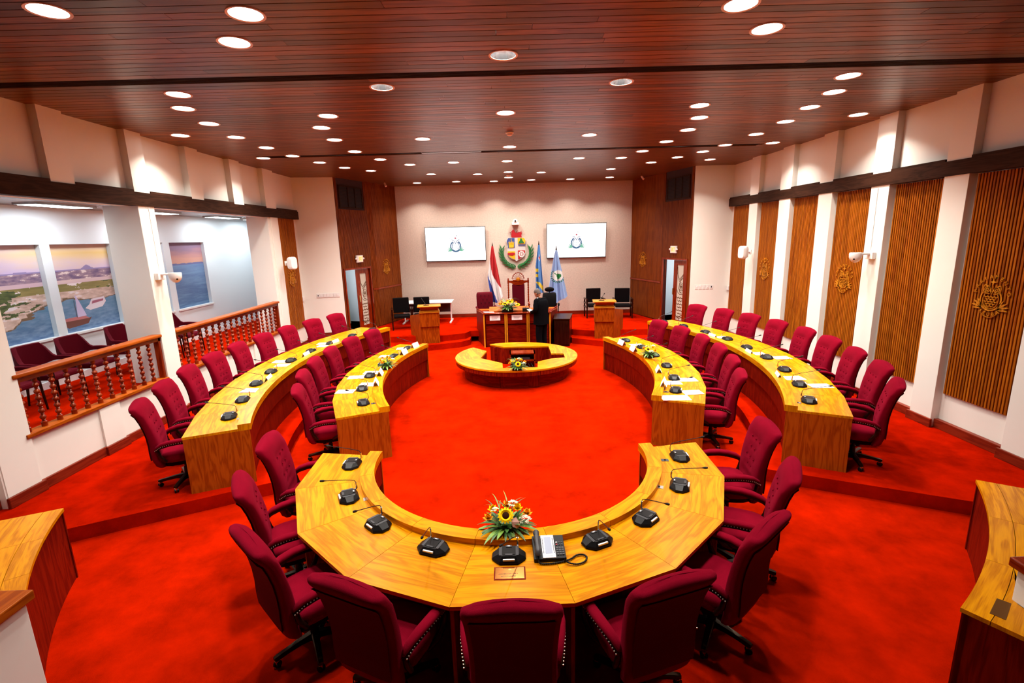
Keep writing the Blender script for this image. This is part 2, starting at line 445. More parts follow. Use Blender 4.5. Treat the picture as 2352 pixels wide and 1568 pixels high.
# slot diffusers (linear air grilles)
for i, (s0, s1, sx0, sx1) in enumerate(SLOTS):
    g = sroot('ceiling_slot', (0, (s0+s1)/2, ZC))
    m = MB(); m.box(sx0, sx1, s0, s1, ZC+.10, ZC+.12); obj('slot_box', m, M_darkvoid, g, world=True)
    k = 5 if i == 0 else 2
    for j in range(k):
        yy = s0+(s1-s0)*(j+.5)/k
        m = MB(); m.box(sx0, sx1, yy-.006, yy+.006, ZC+.004, ZC+.035); obj('slot_blade', m, M_beam, g, (1, 0, 0), world=True)
m = MB(); m.box(-1.8, -.5, 11.29, 11.40, ZC-.006, ZC+.01); struct('ceiling_slot_cover', m, M_steel)

# ---- downlights
lt = bpy.data.lights.new('downlight_beam', 'AREA'); lt.shape = 'DISK'; lt.size = .22; lt.energy = LAMP_W; lt.color = (1.0, .93, .84); lt.spread = R(116)
def downlight(x, y, open_can=False):
    t = thing('ceiling_downlight', '', 'downlight', (x, y, ZC), 0, 'round downlights in the plank ceiling')
    m = MB()
    m.lathe([(HR-.004, .012), (HR-.004, -.004), (HR+.018, -.007), (HR+.020, 0.0), (HR-.004, .012)], n=28, cap=False)
    obj('trim_ring', m, M_trim, t, smooth=40)
    m = MB()
    if open_can:
        m.lathe([(HR-.006, .0), (.105, .075), (.10, .078)], n=28, cap=False); obj('reflector', m, M_reflector, t, smooth=40)
        m = MB(); m.lathe([(.0005, .074), (.098, .074)], n=24, cap=False); obj('lamp', m, M_lamp, t)
    else:
        m = MB(); m.lathe([(.0005, .010), (HR-.005, .010)], n=28, cap=False); obj('lamp', m, M_lamp, t)
    lo = bpy.data.objects.new('downlight_beam', lt); C.objects.link(lo); lo.parent = t; lo.location = (0, 0, .06 if open_can else .004)
    return t
dl = downlight(*LIGHTS[0]); dlo = downlight(*LIGHTS[3], True)
rows = {}
for i, p in enumerate(LIGHTS): rows.setdefault(int(p[1] // 1.5), []).append(i)
RN = {k: n for n, k in enumerate(sorted(rows))}
BANDS = ['the band closest to the camera', 'the band before the dark slot', 'the band just past the dark slot', 'the second band past the slot', 'the third band past the slot',
         'the fourth band past the slot', 'the fifth band past the slot', 'the sixth band past the slot', 'the band over the stage', 'the band along the back wall', 'the band touching the back wall']
def rank_label(i, what):
    p = LIGHTS[i]; r = sorted(rows[int(p[1]//1.5)], key=lambda j: LIGHTS[j][0]); k = r.index(i)
    pos = 'leftmost' if k == 0 else 'rightmost' if k == len(r)-1 else ORD[k]+' from left'
    return '%s, %s in %s' % (what, pos, BANDS[RN[int(p[1]//1.5)]])
for i, (x, y) in enumerate(LIGHTS):
    op = i in (3, 4, 5)
    if i == 0: t = dl
    elif i == 3: t = dlo
    else: t = dup(dlo if op else dl, (x, y, ZC))
    t['label'] = rank_label(i, 'open silver downlight' if op else 'round lit downlight')
for i, (x, y) in enumerate(EXTRA): dup(dl, (x, y, ZC), None, 'downlight above the picture over the horseshoe desk, %s from left' % ('first', 'second')[i])
# smoke detectors
for x, y, lb in ((.11, 9.39, 'white smoke detector on ceiling nearer the camera'), (.12, 15.6, 'white smoke detector on ceiling near the back wall')):
    m = MB(); m.lathe([(.001, .0), (.075, 0), (.078, -.02), (.055, -.03), (.05, -.055), (.03, -.065), (.001, -.066)], n=20)
    tag(obj('smoke_detector', m, M_white, smooth=35), lb, 'smoke detector').location = (x, y, ZC)

# ---- right wall
def wall_seg(mb, x0, x1, y0, y1, z0, z1): mb.box(x0, x1, y0, y1, z0, z1)
PIL = [(4.06, 4.47), (5.55, 5.97), (7.06, 7.46), (8.51, 8.93), (9.99, 10.42), (11.45, 11.91), (12.92, 13.36)]
wr = sroot('wall_right', (6.6, 9, 0))
m = MB(); m.box(6.57, 6.75, -1.5, 14.6, 0, ZC+.1); obj('wall_face', m, M_wall, wr, world=True)
for a, b in PIL:
    m = MB(); m.box(6.45, 6.58, a, b, 0, ZC+.02)
    obj('pilaster', m, M_wall, wr, world=True, bevel=.004)
m = MB(); m.box(6.436, 6.58, 0.5, 14.56, 3.90, 4.11)
struct('trim_1', m, M_beam, grain=(0, 1, 0))
edges = [2.6]+[v for p in PIL for v in p]+[14.52]
m = MB()
for i in range(0, len(edges)-1, 2): m.box(6.44, 6.575, edges[i]+.02, edges[i+1]-.0, 4.105, 4.145)
struct('trim_2', m, M_beam, grain=(0, 1, 0))
bb = sroot('baseboard_right', (6.45, 9, ZP))
for i in range(0, len(edges)-1, 2):
    m = MB(); m.box(6.50, 6.575, edges[i], edges[i+1], ZP, ZP+.135); obj('board', m, M_base, bb, (0, 1, 0), world=True, bevel=.006)
for a, b in PIL:
    m = MB(); m.box(6.415, 6.452, a-.03, b+.03, ZP, ZP+.135); obj('board', m, M_base, bb, (0, 1, 0), world=True, bevel=.006)

def slat_panel(name, label, M, wdt, z0, z1, n, mat, group, indiv=True, depth=.028):
    """M: wall frame with origin at the panel's left lower corner (x right, y up, z out)"""
    t = bpy.data.objects.new(name, None); C.objects.link(t); t.matrix_world = M
    t['label'] = label; t['category'] = 'wall panel'
    if group: t['group'] = group
    m = MB(); m.box(0, wdt, z0, z1, 0.001, .012); obj('backing', m, M_slback, t)
    p = wdt/n; first = None
    mm = MB()
    for i in range(n):
        mb = MB() if indiv else mm
        x0 = i*p+p*.20; x1 = (i+1)*p-p*.16
        if indiv:
            if first is None:
                mb.box(-p*.32, p*.32, z0, z1, .010, .010+depth)
                first = obj('slat', mb, mat, t, (0, 1, 0), bevel=.004); first.location = ((x0+x1)/2, 0, 0)
            else:
                o = first.copy(); C.objects.link(o); o.parent = t; o.location = ((x0+x1)/2, 0, 0)
        else: mb.box(x0, x1, z0, z1, .010, .010+depth)
    if not indiv: obj('slat', mm, mat, t, (0, 1, 0), kind='stuff')
    return t
# panels between pilasters, far to near
PAN = [(13.40, 14.42), (11.95, 12.88), (10.46, 11.42), (8.97, 9.95), (7.50, 8.47), (6.01, 7.02), (4.51, 5.51)]
names = ['farthest slatted oak panel on the right wall, beside the switch plates', 'slatted oak panel on right wall, second from the back, with small owl emblem',
         'slatted oak panel on right wall, third from the back, without emblem', 'slatted oak panel on right wall, fourth from the back, owl emblem beside camera',
         'slatted oak panel on right wall between dome camera and big pilaster', 'nearest fully seen slatted oak panel on right wall with large owl emblem', 'slatted oak panel cut by the right edge of the picture']
for (a, b), lb in zip(PAN, names):
    slat_panel('slat_wall_panel', lb, wallM((6.57, b, 0), (0, -1, 0), (-1, 0, 0)), b-a, .72, 3.89, 22, M_slat, 'slatted oak panels on the right wall')
# frontal return walls near the stage
m = MB(); m.box(5.44, 6.6, 14.6, 14.75, 0, ZC+.1); struct('wall_right_return', m, M_wall)
m = MB(); m.box(5.46, 6.44, 14.575, 14.60, ZP, ZP+.135); struct('baseboard_right_return', m, M_base, grain=(1, 0, 0))

# ---- left wall with the gallery openings
PILL = [(3.95, 4.36), (5.42, 5.85), (6.90, 7.28), (8.40, 8.76), (9.90, 10.29), (11.41, 11.83), (12.90, 13.45)]
wl = sroot('wall_left', (-6.2, 9, 0))
m = MB()
m.box(-6.35, -6.17, -1.5, 5.79, 0, ZC+.1)
m.box(-6.35, -6.17, 5.79, 13.4, 3.87, ZC+.1)
m.box(-6.20, -6.08, 5.79, 8.42, 0, .90)
m.box(-6.20, -6.08, 8.80, 12.96, 0, .90)
m.box(-6.35, -6.17, 13.0, 14.85, 0, ZC+.1)
m.box(-6.62, -6.06, 5.40, 5.79, 0, 3.90)
obj('wall_face', m, M_wall, wl, world=True)
m = MB(); m.box(-6.64, -6.052, 8.42, 8.80, 0, 3.88); obj('column', m, M_wall, wl, world=True, bevel=.006)
m = MB(); m.box(-6.64, -6.052, 13.06, 13.46, 0, 3.88); obj('column', m, M_wall, wl, world=True, bevel=.006)
m = MB(); m.box(-6.62, -6.08, 12.93, 13.06, 0, 3.88); obj('jamb', m, M_wall, wl, world=True)
for a, b in PILL:
    m = MB()
    m.box(-6.18, -6.05, a, b, 4.0, ZC+.02)
    if b < 5.9: m.box(-6.18, -6.05, a, b, 0, 4.0)
    else: m.box(-6.09, -6.05, a, b, 0, .90)
    obj('pilaster', m, M_wall, wl, world=True)
m = MB(); m.box(-6.18, -6.034, 0.5, 14.78, 3.87, 4.09); struct('trim_3', m, M_beam, grain=(0, 1, 0))
el = [2.6]+[v for p in PILL for v in p]+[14.75]
m = MB()
for i in range(0, len(el)-1, 2): m.box(-6.175, -6.038, el[i], el[i+1]-.02, 4.085, 4.125)
struct('trim_4', m, M_beam, grain=(0, 1, 0))
bb = sroot('baseboard_left', (-6.05, 9, ZP))
for i in range(0, len(el)-1, 2):
    x0 = -6.17 if el[i] < 5.5 else -6.08
    if i == len(el)-2: x0 = -6.17
    m = MB(); m.box(x0-.004, x0+.035, el[i], el[i+1], ZP, ZP+.135); obj('board', m, M_base, bb, (0, 1, 0), world=True, bevel=.006)
for a, b in PILL:
    m = MB(); m.box(-6.052, -6.012, a-.03, b+.03, ZP, ZP+.135); obj('board', m, M_base, bb, (0, 1, 0), world=True, bevel=.006)
slat_panel('slat_wall_panel', 'slatted oak panel on left wall beyond the gallery, with small owl emblem', wallM((-6.17, 13.52, 0), (0, 1, 0), (1, 0, 0)), 1.12, .74, 3.87, 22, M_slat, None)
m = MB(); m.prism([(-6.3, 14.82), (-5.03, 15.04), (-5.0, 15.2), (-6.3, 15.2)], 0, ZC+.1); struct('wall_left_return', m, M_wall)
m = MB(); m.prism([(-6.1, 14.83), (-5.04, 15.015), (-5.04, 15.04), (-6.1, 14.86)], ZP, ZS+.12); struct('baseboard_left_return', m, M_base, grain=(1, 0, 0))

# ---- gallery behind the left wall
ZG = .85
m = MB(); m.box(-8.1, -6.20, 3.0, 16.2, ZG-.1, ZG); struct('floor_gallery', m, M_carpet)
m = MB()
WZ0, WZ1 = 1.69, 3.29
WIN = [(5.77, 7.10), (7.30, 8.63), (8.82, 10.16), (10.36, 11.70), (11.92, 13.28)]
ys = [3.0]
m.box(-8.3, -8.12, 3, 16.2, 0, 4.0)
m.box(-8.13, -8.0, 3, 16.2, 0, WZ0); m.box(-8.13, -8.0, 3, 16.2, WZ1, 4.0)
e = [3.0]+[v for p in WIN for v in p]+[16.2]
for i in range(0, len(e), 2): m.box(-8.13, -8.0, e[i], e[i+1], WZ0, WZ1)
struct('wall_gallery', m, M_gal)
m = MB(); m.box(-8.1, -6.6, 15.9, 16.05, 0, 4.0); struct('wall_gallery_end', m, M_gal)
m = MB(); m.box(-8.1, -6.6, 2.9, 3.0, 0, 4.0); struct('wall_gallery_near', m, M_gal)
m = MB()
for i, (a, b) in enumerate(WIN): m.box(-8.005, -7.965, a-.04, b+.04, WZ0-.035, WZ0)
struct('trim_5', m, M_white)
m = MB(); m.box(-8.0, -7.975, 3.0, 15.9, ZG, ZG+.12); struct('baseboard_gallery', m, M_white)
gc = sroot('ceiling_gallery', (-7.2, 9, 3.9))
for i in range(15):
    xx = -8.1+i*.105
    m = MB(); m.box(xx, xx+.095, 3.0, 15.9, 3.92, 3.94); obj('plank', m, M_ceil, gc, (0, 1, 0), world=True)
m = MB(); m.box(-8.3, -6.2, 2.9, 16.2, 3.97, 4.0); obj('soffit', m, M_darkvoid, gc, world=True)
pl = bpy.data.lights.new('panel_beam', 'AREA'); pl.shape = 'RECTANGLE'; pl.size = .28; pl.size_y = 1.0; pl.energy = PANEL_W; pl.color = (.86, .94, 1.0)
for i, y in enumerate((6.3, 8.4, 10.7, 13.2, 15.0)):
    t = thing('gallery_light_panel', 'flat rectangular light panel on gallery ceiling, %s from the camera' % ORD[i], 'ceiling light', (-7.35, y, 3.92), 0, 'light panels over the side gallery')
    m = MB(); m.box(-.19, .19, -.56, .56, -.03, 0); obj('housing', m, M_steel, t)
    m = MB(); m.box(-.15, .15, -.52, .52, -.036, -.03); obj('diffuser', m, M_panel, t)
    lo = bpy.data.objects.new('panel_beam', pl); C.objects.link(lo); lo.parent = t; lo.location = (0, 0, -.04)

# ---- back wall
m = MB(); m.box(-4.2, 4.8, YB, YB+.2, 0, ZC+.1); struct('wall_back', m, M_wallback)
m = MB(); m.box(-3.9, 4.5, YB-.03, YB, ZS, ZS+.13); struct('baseboard_back', m, M_base, grain=(1, 0, 0))
# wood-clad side walls of the stage
def clad(p0, p1, out, z0, z1, mb, pitch=.052):
    v = Vector((p1[0]-p0[0], p1[1]-p0[1], 0)); ln = v.length; M = wallM((p0[0], p0[1], 0), v, out)
    n = max(1, int(ln/pitch)); p = ln/n
    for i in range(n): mb.boxM(M, i*p+p*.14, (i+1)*p-p*.14, z0, z1, .0, .022)
def cladwall(name, label_pts, outs, z0, z1):
    pass
SL = [(-4.50, 16.40), (-4.38, 16.58), (-3.90, 18.02)]
SR = [(4.52, 18.02), (4.93, 16.55), (5.03, 16.08)]
for nm, S, sg in (('wall_stage_left', SL, 1), ('wall_stage_right', SR, -1)):
    g = sroot(nm, (S[1][0], S[1][1], 0))
    m = MB(); back = [(p[0]-sg*.15, p[1]+.02) for p in S]
    m.strip([(p[0], p[1]) for p in S], back, 0, ZC+.1); obj('wall_core', m, M_slback, g, world=True)
    for z0, z1 in ((ZS+.02, 1.60), (1.66, ZC)):
        m = MB()
        for i in range(2):
            v = Vector((S[i+1][0]-S[i][0], S[i+1][1]-S[i][1], 0)).normalized()
            out = Vector((v.y, -v.x, 0))
            clad(S[i], S[i+1], out, z0, z1, m)
        obj('cladding', m, M_slat2, g, (0, 0, 1), world=True, kind='stuff')
    m = MB()
    fr = [(p[0]+sg*.035, p[1]-.01) for p in S]; m.strip(S, fr, 1.60, 1.655); obj('dado_rail', m, M_rail, g, (0, 1, 0), world=True)

# door walls: p0..p1 seen left to right
def doorwall(side, p0, p1, holeL, holeR, leaf0, leaf1, zt):
    v = Vector((p1[0]-p0[0], p1[1]-p0[1], 0)); ln = v.length; d = v.normalized(); out = Vector((d.y, -d.x, 0))
    M = wallM((p0[0], p0[1], 0), d, out)
    g = sroot('wall_door_'+side, (p0[0], p0[1], 0))
    m = MB()
    m.boxM(M, 0, ln, zt, ZC+.1, -.12, -.0); m.boxM(M, 0, holeL, 0, zt, -.12, 0); m.boxM(M, holeR, ln, 0, zt, -.12, 0)
    obj('wall_core', m, M_slback, g, world=True)
    m = MB(); n = int((ln)/.052); p = ln/n
    for i in range(n):
        x0, x1 = i*p+p*.14, (i+1)*p-p*.14
        zz = zt+.05 if x1 > holeL-.05 and x0 < holeR+.05 else ZS
        if i in (0, n-1) : zz = ZS
        m.boxM(M, x0, x1, zz, 4.16 if .1 < x0 < ln-.1 else ZC, 0, .02)
    obj('cladding', m, M_slat2, g, (0, 0, 1), world=True, kind='stuff')
    # dark louvred return air grille
    t = thing('air_grille', 'dark louvred air grille high above the %s stage door' % side, 'grille'); t.matrix_world = M @ Matrix.Translation((ln*.12, 4.2, 0))
    m = MB(); gw = ln*.76
    for a in ((0, gw, 0, .03), (0, gw, .62, .65), (0, .03, 0, .65), (gw-.03, gw, 0, .65), (gw*.36, gw*.36+.02, 0, .65), (gw*.66, gw*.66+.02, 0, .65)): m.box(a[0], a[1], a[2], a[3], 0, .03)
    obj('frame', m, M_beam, t, (0, 1, 0))
    for i in range(14):
        m = MB(); m.box(.03, gw-.03, .045+i*.042, .065+i*.042, .004, .02); obj('louvre', m, M_darkvoid, t, (1, 0, 0))
    # frame
    dr = sroot('door_%d' % (1 if side == 'left' else 2), (0, 0, 0)); dr.matrix_world = M
    m = MB(); m.box(holeL-.05, holeL, ZS, zt+.05, -.1, .04); m.box(holeR, holeR+.05, ZS, zt+.05, -.1, .04); m.box(holeL-.05, holeR+.05, zt, zt+.055, -.1, .045)
    obj('door_frame', m, M_rail, dr, (0, 1, 0))
    # glazed leaf
    m = MB(); st = .13*(leaf1-leaf0)/.62+.03; zb = ZS+.01; x0, x1 = leaf0, leaf1
    for a in ((x0, x0+st, zb, zt-.01), (x1-st, x1, zb, zt-.01), (x0+st, x1-st, zb, zb+.16), (x0+st, x1-st, zt-.14, zt-.01)): m.box(a[0], a[1], a[2], a[3], -.06, -.015)
    lf = obj('door_leaf', m, M_rail, dr, (0, 1, 0))
    m = MB(); m.box(x0+st, x1-st, zb+.16, zt-.14, -.042, -.036); obj('door_glass', m, M_frost, lf)
    # painted owl ornament on the glass: beak, eye, feathers
    gx0, gx1, gz0, gz1 = x0+st+.01, x1-st-.01, zb+.17, zt-.15; gw, gh = gx1-gx0, gz1-gz0
    P = lambda u, v_: (gx0+u*gw, gz0+v_*gh)
    m = MB()
    m.stroke([P(0, .97), P(.08, .82), P(.38, .74), P(1, .84)], .022, -.036, -.033)
    m.stroke([P(.0, .86), P(.35, .70), P(1, .82)], .02, -.036, -.033)
    m.stroke([P(1, .78), P(.62, .73), P(.4, .66), P(.3, .58), P(.5, .51), P(.8, .5)], .025, -.036, -.033)
    for r_, w_ in ((.36, .014), (.2, .02)):
        m.stroke([P(.68+r_*math.cos(a)*1.0, .61+r_*.2*math.sin(a)) for a in [2*PI*i/18 for i in range(18)]], w_, -.036, -.033, closed=True)
    m.prism2 = None
    m.stroke([P(.55, .61), P(.8, .61)], .05, -.036, -.032)
    m.stroke([P(0, .55), P(.18, .5), P(.5, .47), P(1, .475)], .016, -.036, -.033)
    for r_ in range(7):
        for c_ in range(3):
            cx = (.18+.34*c_+(.17 if r_ % 2 else 0)); cz = .43-.058*r_
            if cx > .98: continue
            m.stroke([P(max(0, min(1, cx+.17*math.cos(a))), cz+.03*math.sin(a)) for a in [PI+PI*i/8 for i in range(9)]], .022, -.036, -.033, taper=[.3, .6, .9, 1.2, 1.4, 1.2, .9, .6, .3])
    m.stroke([P(.1, .02), P(.95, .10)], .02, -.036, -.033); m.stroke([P(.4, .01), P(.98, .06)], .016, -.036, -.033); m.stroke([P(.0, .06), P(.6, .01)], .02, -.036, -.033)
    obj('glass_ornament', m, M_olive, lf)
    m = MB(); hx = x0+.04 if side == 'left' else x0+.04; m.boxM(Matrix.Identity(4), hx-.012, hx+.012, ZS+.95, ZS+1.15, -.015, .03); obj('door_handle', m, M_brass, lf)
    return M, ln
M_frost = plain('etched_glass', (.60, .58, .48), .35)
M_olive = plain('bronze_ornament', (.10, .045, .012), .4)
ML, lnL = doorwall('left', (-5.03, 15.04), (-4.50, 16.40), .13, 1.36, .70, 1.34, 2.34)
MR, lnR = doorwall('right', (5.03, 16.08), (5.44, 14.62), .12, 1.35, .66, 1.33, 2.38)
# rooms glimpsed through the open halves
for side, M, ln, fw in (('left', ML, lnL, M_curt), ('right', MR, lnR, M_tablew)):
    a, b = (.02, 2.4) if side == 'left' else (-1.0, ln-.02); m = MB(); m.boxM(M, a, b, 0, 3.0, -2.3, -2.2); m.boxM(M, a, a+.06, 0, 3.0, -2.2, -.13); m.boxM(M, b-.06, b, 0, 3.0, -2.2, -.13); m.boxM(M, a, b, 2.95, 3.05, -2.3, -.13); m.boxM(M, a, b, ZS-.1, ZS, -2.3, -.001)
    struct('wall_lobby_'+side, m, M_gal)
    lp = bpy.data.lights.new('lobby_light', 'AREA'); lp.size = 1.0; lp.energy = 42; lp.color = (.92, .97, 1.0)
    lo = bpy.data.objects.new('lobby_light', lp); C.objects.link(lo); lo.matrix_world = M @ Matrix.Translation((.6, 2.92, -1.1)) @ Matrix.Rotation(R(-90), 4, 'X') 
t = thing('curtain', 'pale folded curtain seen through the open left stage door', 'curtain'); t.matrix_world = ML
m = MB(); pts = []; pb = []
for i in range(49):
    u = i/48; pts.append((.1+1.6*u, -1.5+.05*math.sin(u*48))); pb.append((.1+1.6*u, -1.52+.05*math.sin(u*48)))
for i in range(48):
    a, b = pts[i], pts[i+1]; m.quad((a[0], 1.25, a[1]), (b[0], 1.25, b[1]), (b[0], 2.6, b[1]), (a[0], 2.6, a[1]))
obj('folds', m, M_curt, t, smooth=60)
m = MB(); m.box(.1, 1.9, ZS, 1.22, -1.42, -1.38)
t = thing('partition_board', 'pale yellow low partition seen through the open left stage door', 'partition'); t.matrix_world = ML; obj('board', m, M_cork, t)
m = MB(); m.box(.1, .6, 1.2, 2.3, -1.9, -1.86); m.box(.10, .6, 1.50, 1.56, -1.85, -1.6)
t = thing('lobby_cabinet', 'white cabinet glimpsed through the open right stage door', 'cabinet'); t.matrix_world = MR; obj('panel', m, M_curt, t)
# exit signs
def exit_sign(M, s, z, side):
    t = thing('exit_sign', 'small white EXIT sign with twin lamps above the %s stage door' % side, 'exit sign'); t.matrix_world = M @ Matrix.Translation((s, z, .022))
    m = MB(); m.box(-.15, .15, -.11, .11, 0, .05); obj('sign_box', m, M_white, t, bevel=.006)
    m = MB(); m.box(-.075, .135, -.085, .085, .05, .053) if side == 'left' else m.box(-.10, .10, -.085, .085, .05, .053); obj('sign_face', m, M_exitface, t)
    for k, ch in enumerate('EXIT'): tm = textmb(ch, .125, .003, .004); tm.tf(Matrix.Translation(((.03 if side == 'left' else 0)-.066+.045*k, 0, .055)) @ Matrix.Diagonal((.62, 1.25, 1, 1))); obj('letter', tm, M_exitr, t)
    for sx in (-1, 1):
        m = MB(); m.ell((sx*.18, .0, .04), .035, .035, .03); m.tube([(sx*.14, 0, .03), (sx*.18, 0, .03)], .012, 8); obj('lamp_head', m, M_white, t, smooth=50)
M_exitface = emit('exit_face', (1.0, .62, .40), .55)
exit_sign(ML, .84, 2.66, 'left'); exit_sign(MR, .70, 2.70, 'right')

# ---- parapets at the camera's end (white walls with a wooden cap)
for side, x0, x1, y1 in (('left', -3.55, -3.13, 2.81), ('right', 3.27, 3.69, 2.84)):
    g = thing('parapet', 'white stair parapet with wooden cap in the lower %s corner' % side, 'parapet', ((x0+x1)/2, 1.6, 0))
    ins = .035
    m = MB(); m.box(x0+ins, x1-ins, .3, y1-ins, 0, .985); obj('parapet_wall', m, M_wall, g, world=True, bevel=.004)
    m = MB(); m.box(x0, x1, .28, y1, .985, 1.05); obj('cap', m, M_side if side == 'left' else M_rail, g, (0, 1, 0), world=True, bevel=.008)
m = MB(); m.box(-6.3, 6.8, -1.7, -1.5, 0, ZC+.2); struct('wall_front', m, M_beam)  # unseen wall behind the camera, given a dark finish to cut fill light
# ================================================================== DESKS
def lerp2(a, b, t): return (a[0]+(b[0]-a[0])*t, a[1]+(b[1]-a[1])*t)
def inner_at(c, r, p, o):
    """point on circle (c,r) on the ray from o to p"""
    dx, dy = p[0]-c[0], p[1]-c[1]; l = math.hypot(dx, dy); return (c[0]+dx/l*r, c[1]+dy/l*r)
def curved_desk(name, label, V, ci, ri, z0, H=.75, ledge=.055, lw=.15, group=None, endcap=True, center=None):
    """V: outer polygon vertices. (ci, ri): inner arc. Sections are divided at the vertices."""
    cx = sum(v[0] for v in V)/len(V); cy = sum(v[1] for v in V)/len(V)
    t = thing(name, label, 'desk', (cx, cy, z0), 0, group)
    n = len(V)-1
    cc = center or ci
    def hit(v, r):
        # along the ray from v toward cc, intersect circle (ci, r)
        dx, dy = cc[0]-v[0], cc[1]-v[1]; l = math.hypot(dx, dy); dx /= l; dy /= l
        fx, fy = v[0]-ci[0], v[1]-ci[1]; b = fx*dx+fy*dy; c_ = fx*fx+fy*fy-r*r; dd = max(0, b*b-c_); s = -b-math.sqrt(dd)
        return (v[0]+dx*s, v[1]+dy*s)
    zt = z0+H
    A = [math.atan2(hit(v, ri)[1]-ci[1], hit(v, ri)[0]-ci[0]) for v in V]
    for i in range(1, len(A)):
        while A[i]-A[i-1] > PI: A[i] -= 2*PI
        while A[i]-A[i-1] < -PI: A[i] += 2*PI
    K = 6
    for i in range(n):
        g = .0015/ri; s = 1 if A[i+1] > A[i] else -1
        a0, a1 = A[i]+s*g, A[i+1]-s*g
        ia = arc(ci, ri+lw, a0, a1, K)
        oa = [lerp2(V[i], V[i+1], (.0015/.85)+(1-.003/.85)*k/K) for k in range(K+1)]
        gr = (V[i+1][0]-V[i][0], V[i+1][1]-V[i][1], 0)
        m = MB(); m.prism(oa[:1]+oa[-1:]+ia[::-1], zt-.03, zt); obj('top_panel', m, M_top, t, gr, world=True)
        m = MB(); e0, e1 = oa[0], oa[-1]
        q0, q1 = hit(V[i], math.hypot(V[i][0]-ci[0], V[i][1]-ci[1])-.03), hit(V[i+1], math.hypot(V[i+1][0]-ci[0], V[i+1][1]-ci[1])-.03)
        m.prism([lerp2(e0, ia[0], .012), lerp2(e1, ia[-1], .012), lerp2(e1, ia[-1], .05), lerp2(e0, ia[0], .05)], zt-.041, zt-.03); obj('apron', m, M_front, t, gr, world=True)
        lo_ = arc(ci, ri+lw, a0, a1, 10); li = arc(ci, ri, a0, a1, 10)
        m = MB(); m.strip(lo_, li, zt-.03 if ledge else zt-.03, zt+ledge); obj('ledge', m, M_top, t, gr, world=True)
        if H > .6:
            zc = z0+H*.56
            fo = arc(ci, ri+.055, a0, a1, 10); fi = arc(ci, ri+.022, a0, a1, 10)
            m = MB(); m.strip(fo, fi, zc, zt-.03); obj('front_panel', m, M_front, t, (0, 0, 1), world=True)
            fo = arc(ci, ri+.085, a0, a1, 10); fi = arc(ci, ri+.055, a0, a1, 10)
            m = MB(); m.strip(fo, fi, z0, zc-.006); obj('lower_front_panel', m, M_front, t, (0, 0, 1), world=True)
        if 0 < i:
            p = V[i]; q = hit(V[i], ri+.09)
            dx, dy = q[0]-p[0], q[1]-p[1]; l = math.hypot(dx, dy); nx, ny = -dy/l*.014, dx/l*.014
            p2 = lerp2(p, q, .06)
            m = MB(); m.prism([(p2[0]+nx, p2[1]+ny), (q[0]+nx, q[1]+ny), (q[0]-nx, q[1]-ny), (p2[0]-nx, p2[1]-ny)], z0, zt-.03)
            obj('divider_panel', m, M_side, t, (0, 0, 1), world=True)
    if endcap:
        for k, sgn in ((0, 1), (n, -1)):
            p = V[k]; q = hit(V[k], ri+.02); other = V[1] if k == 0 else V[n-1]
            ux, uy = other[0]-p[0], other[1]-p[1]; l = math.hypot(ux, uy); ux, uy = ux/l*.03, uy/l*.03
            p2 = lerp2(p, q, .008)
            m = MB(); m.prism([p2, q, (q[0]+ux, q[1]+uy), (p2[0]+ux, p2[1]+uy)], z0, zt-.03)
            obj('end_panel', m, M_side, t, (0, 0, 1), world=True)
    return t
def polyv(c, r, a0, a1, n): return [(c[0]+r*math.cos(R(a0+(a1-a0)*i/n)), c[1]+r*math.sin(R(a0+(a1-a0)*i/n))) for i in range(n+1)]
RC = (-.03, 5.10); RV = polyv(RC, 2.25, -90-99, -90+99, 9)
ring = curved_desk('ring_desk', 'honey veneered horseshoe desk of nine sections in the foreground', RV, (-.02, 5.19), 1.50, 0, lw=.145, center=RC)
OLc, OLr = (4.09, 9.39), 8.94; OLV = polyv(OLc, OLr, 204.9, 155.1, 9)
ORc, ORr = (-2.05, 9.45), 7.32; ORV = polyv(ORc, ORr, -31.0, 28.6, 9)
ILc, ILr = (2.95, 9.26), 6.06; ILV = polyv(ILc, ILr, 206.0, 157.4, 6)
IRc, IRr = (-2.69, 9.51), 6.165; IRV = polyv(IRc, IRr, -26.4, 21.8, 6)
curved_desk('outer_desk', 'long curved nine-seat desk on the raised left platform below the gallery', OLV, (3.9, 9.09), 7.89, ZP)
curved_desk('outer_desk', 'long curved nine-seat desk on the raised right platform by the oak panels', ORV, (-2.65, 9.34), 7.04, ZP)
curved_desk('inner_desk', 'curved six-seat desk left of the open red floor', ILV, (3.18, 9.23), 5.49, 0)
curved_desk('inner_desk', 'curved six-seat desk right of the open red floor', IRV, (-3.13, 9.42), 5.76, 0)
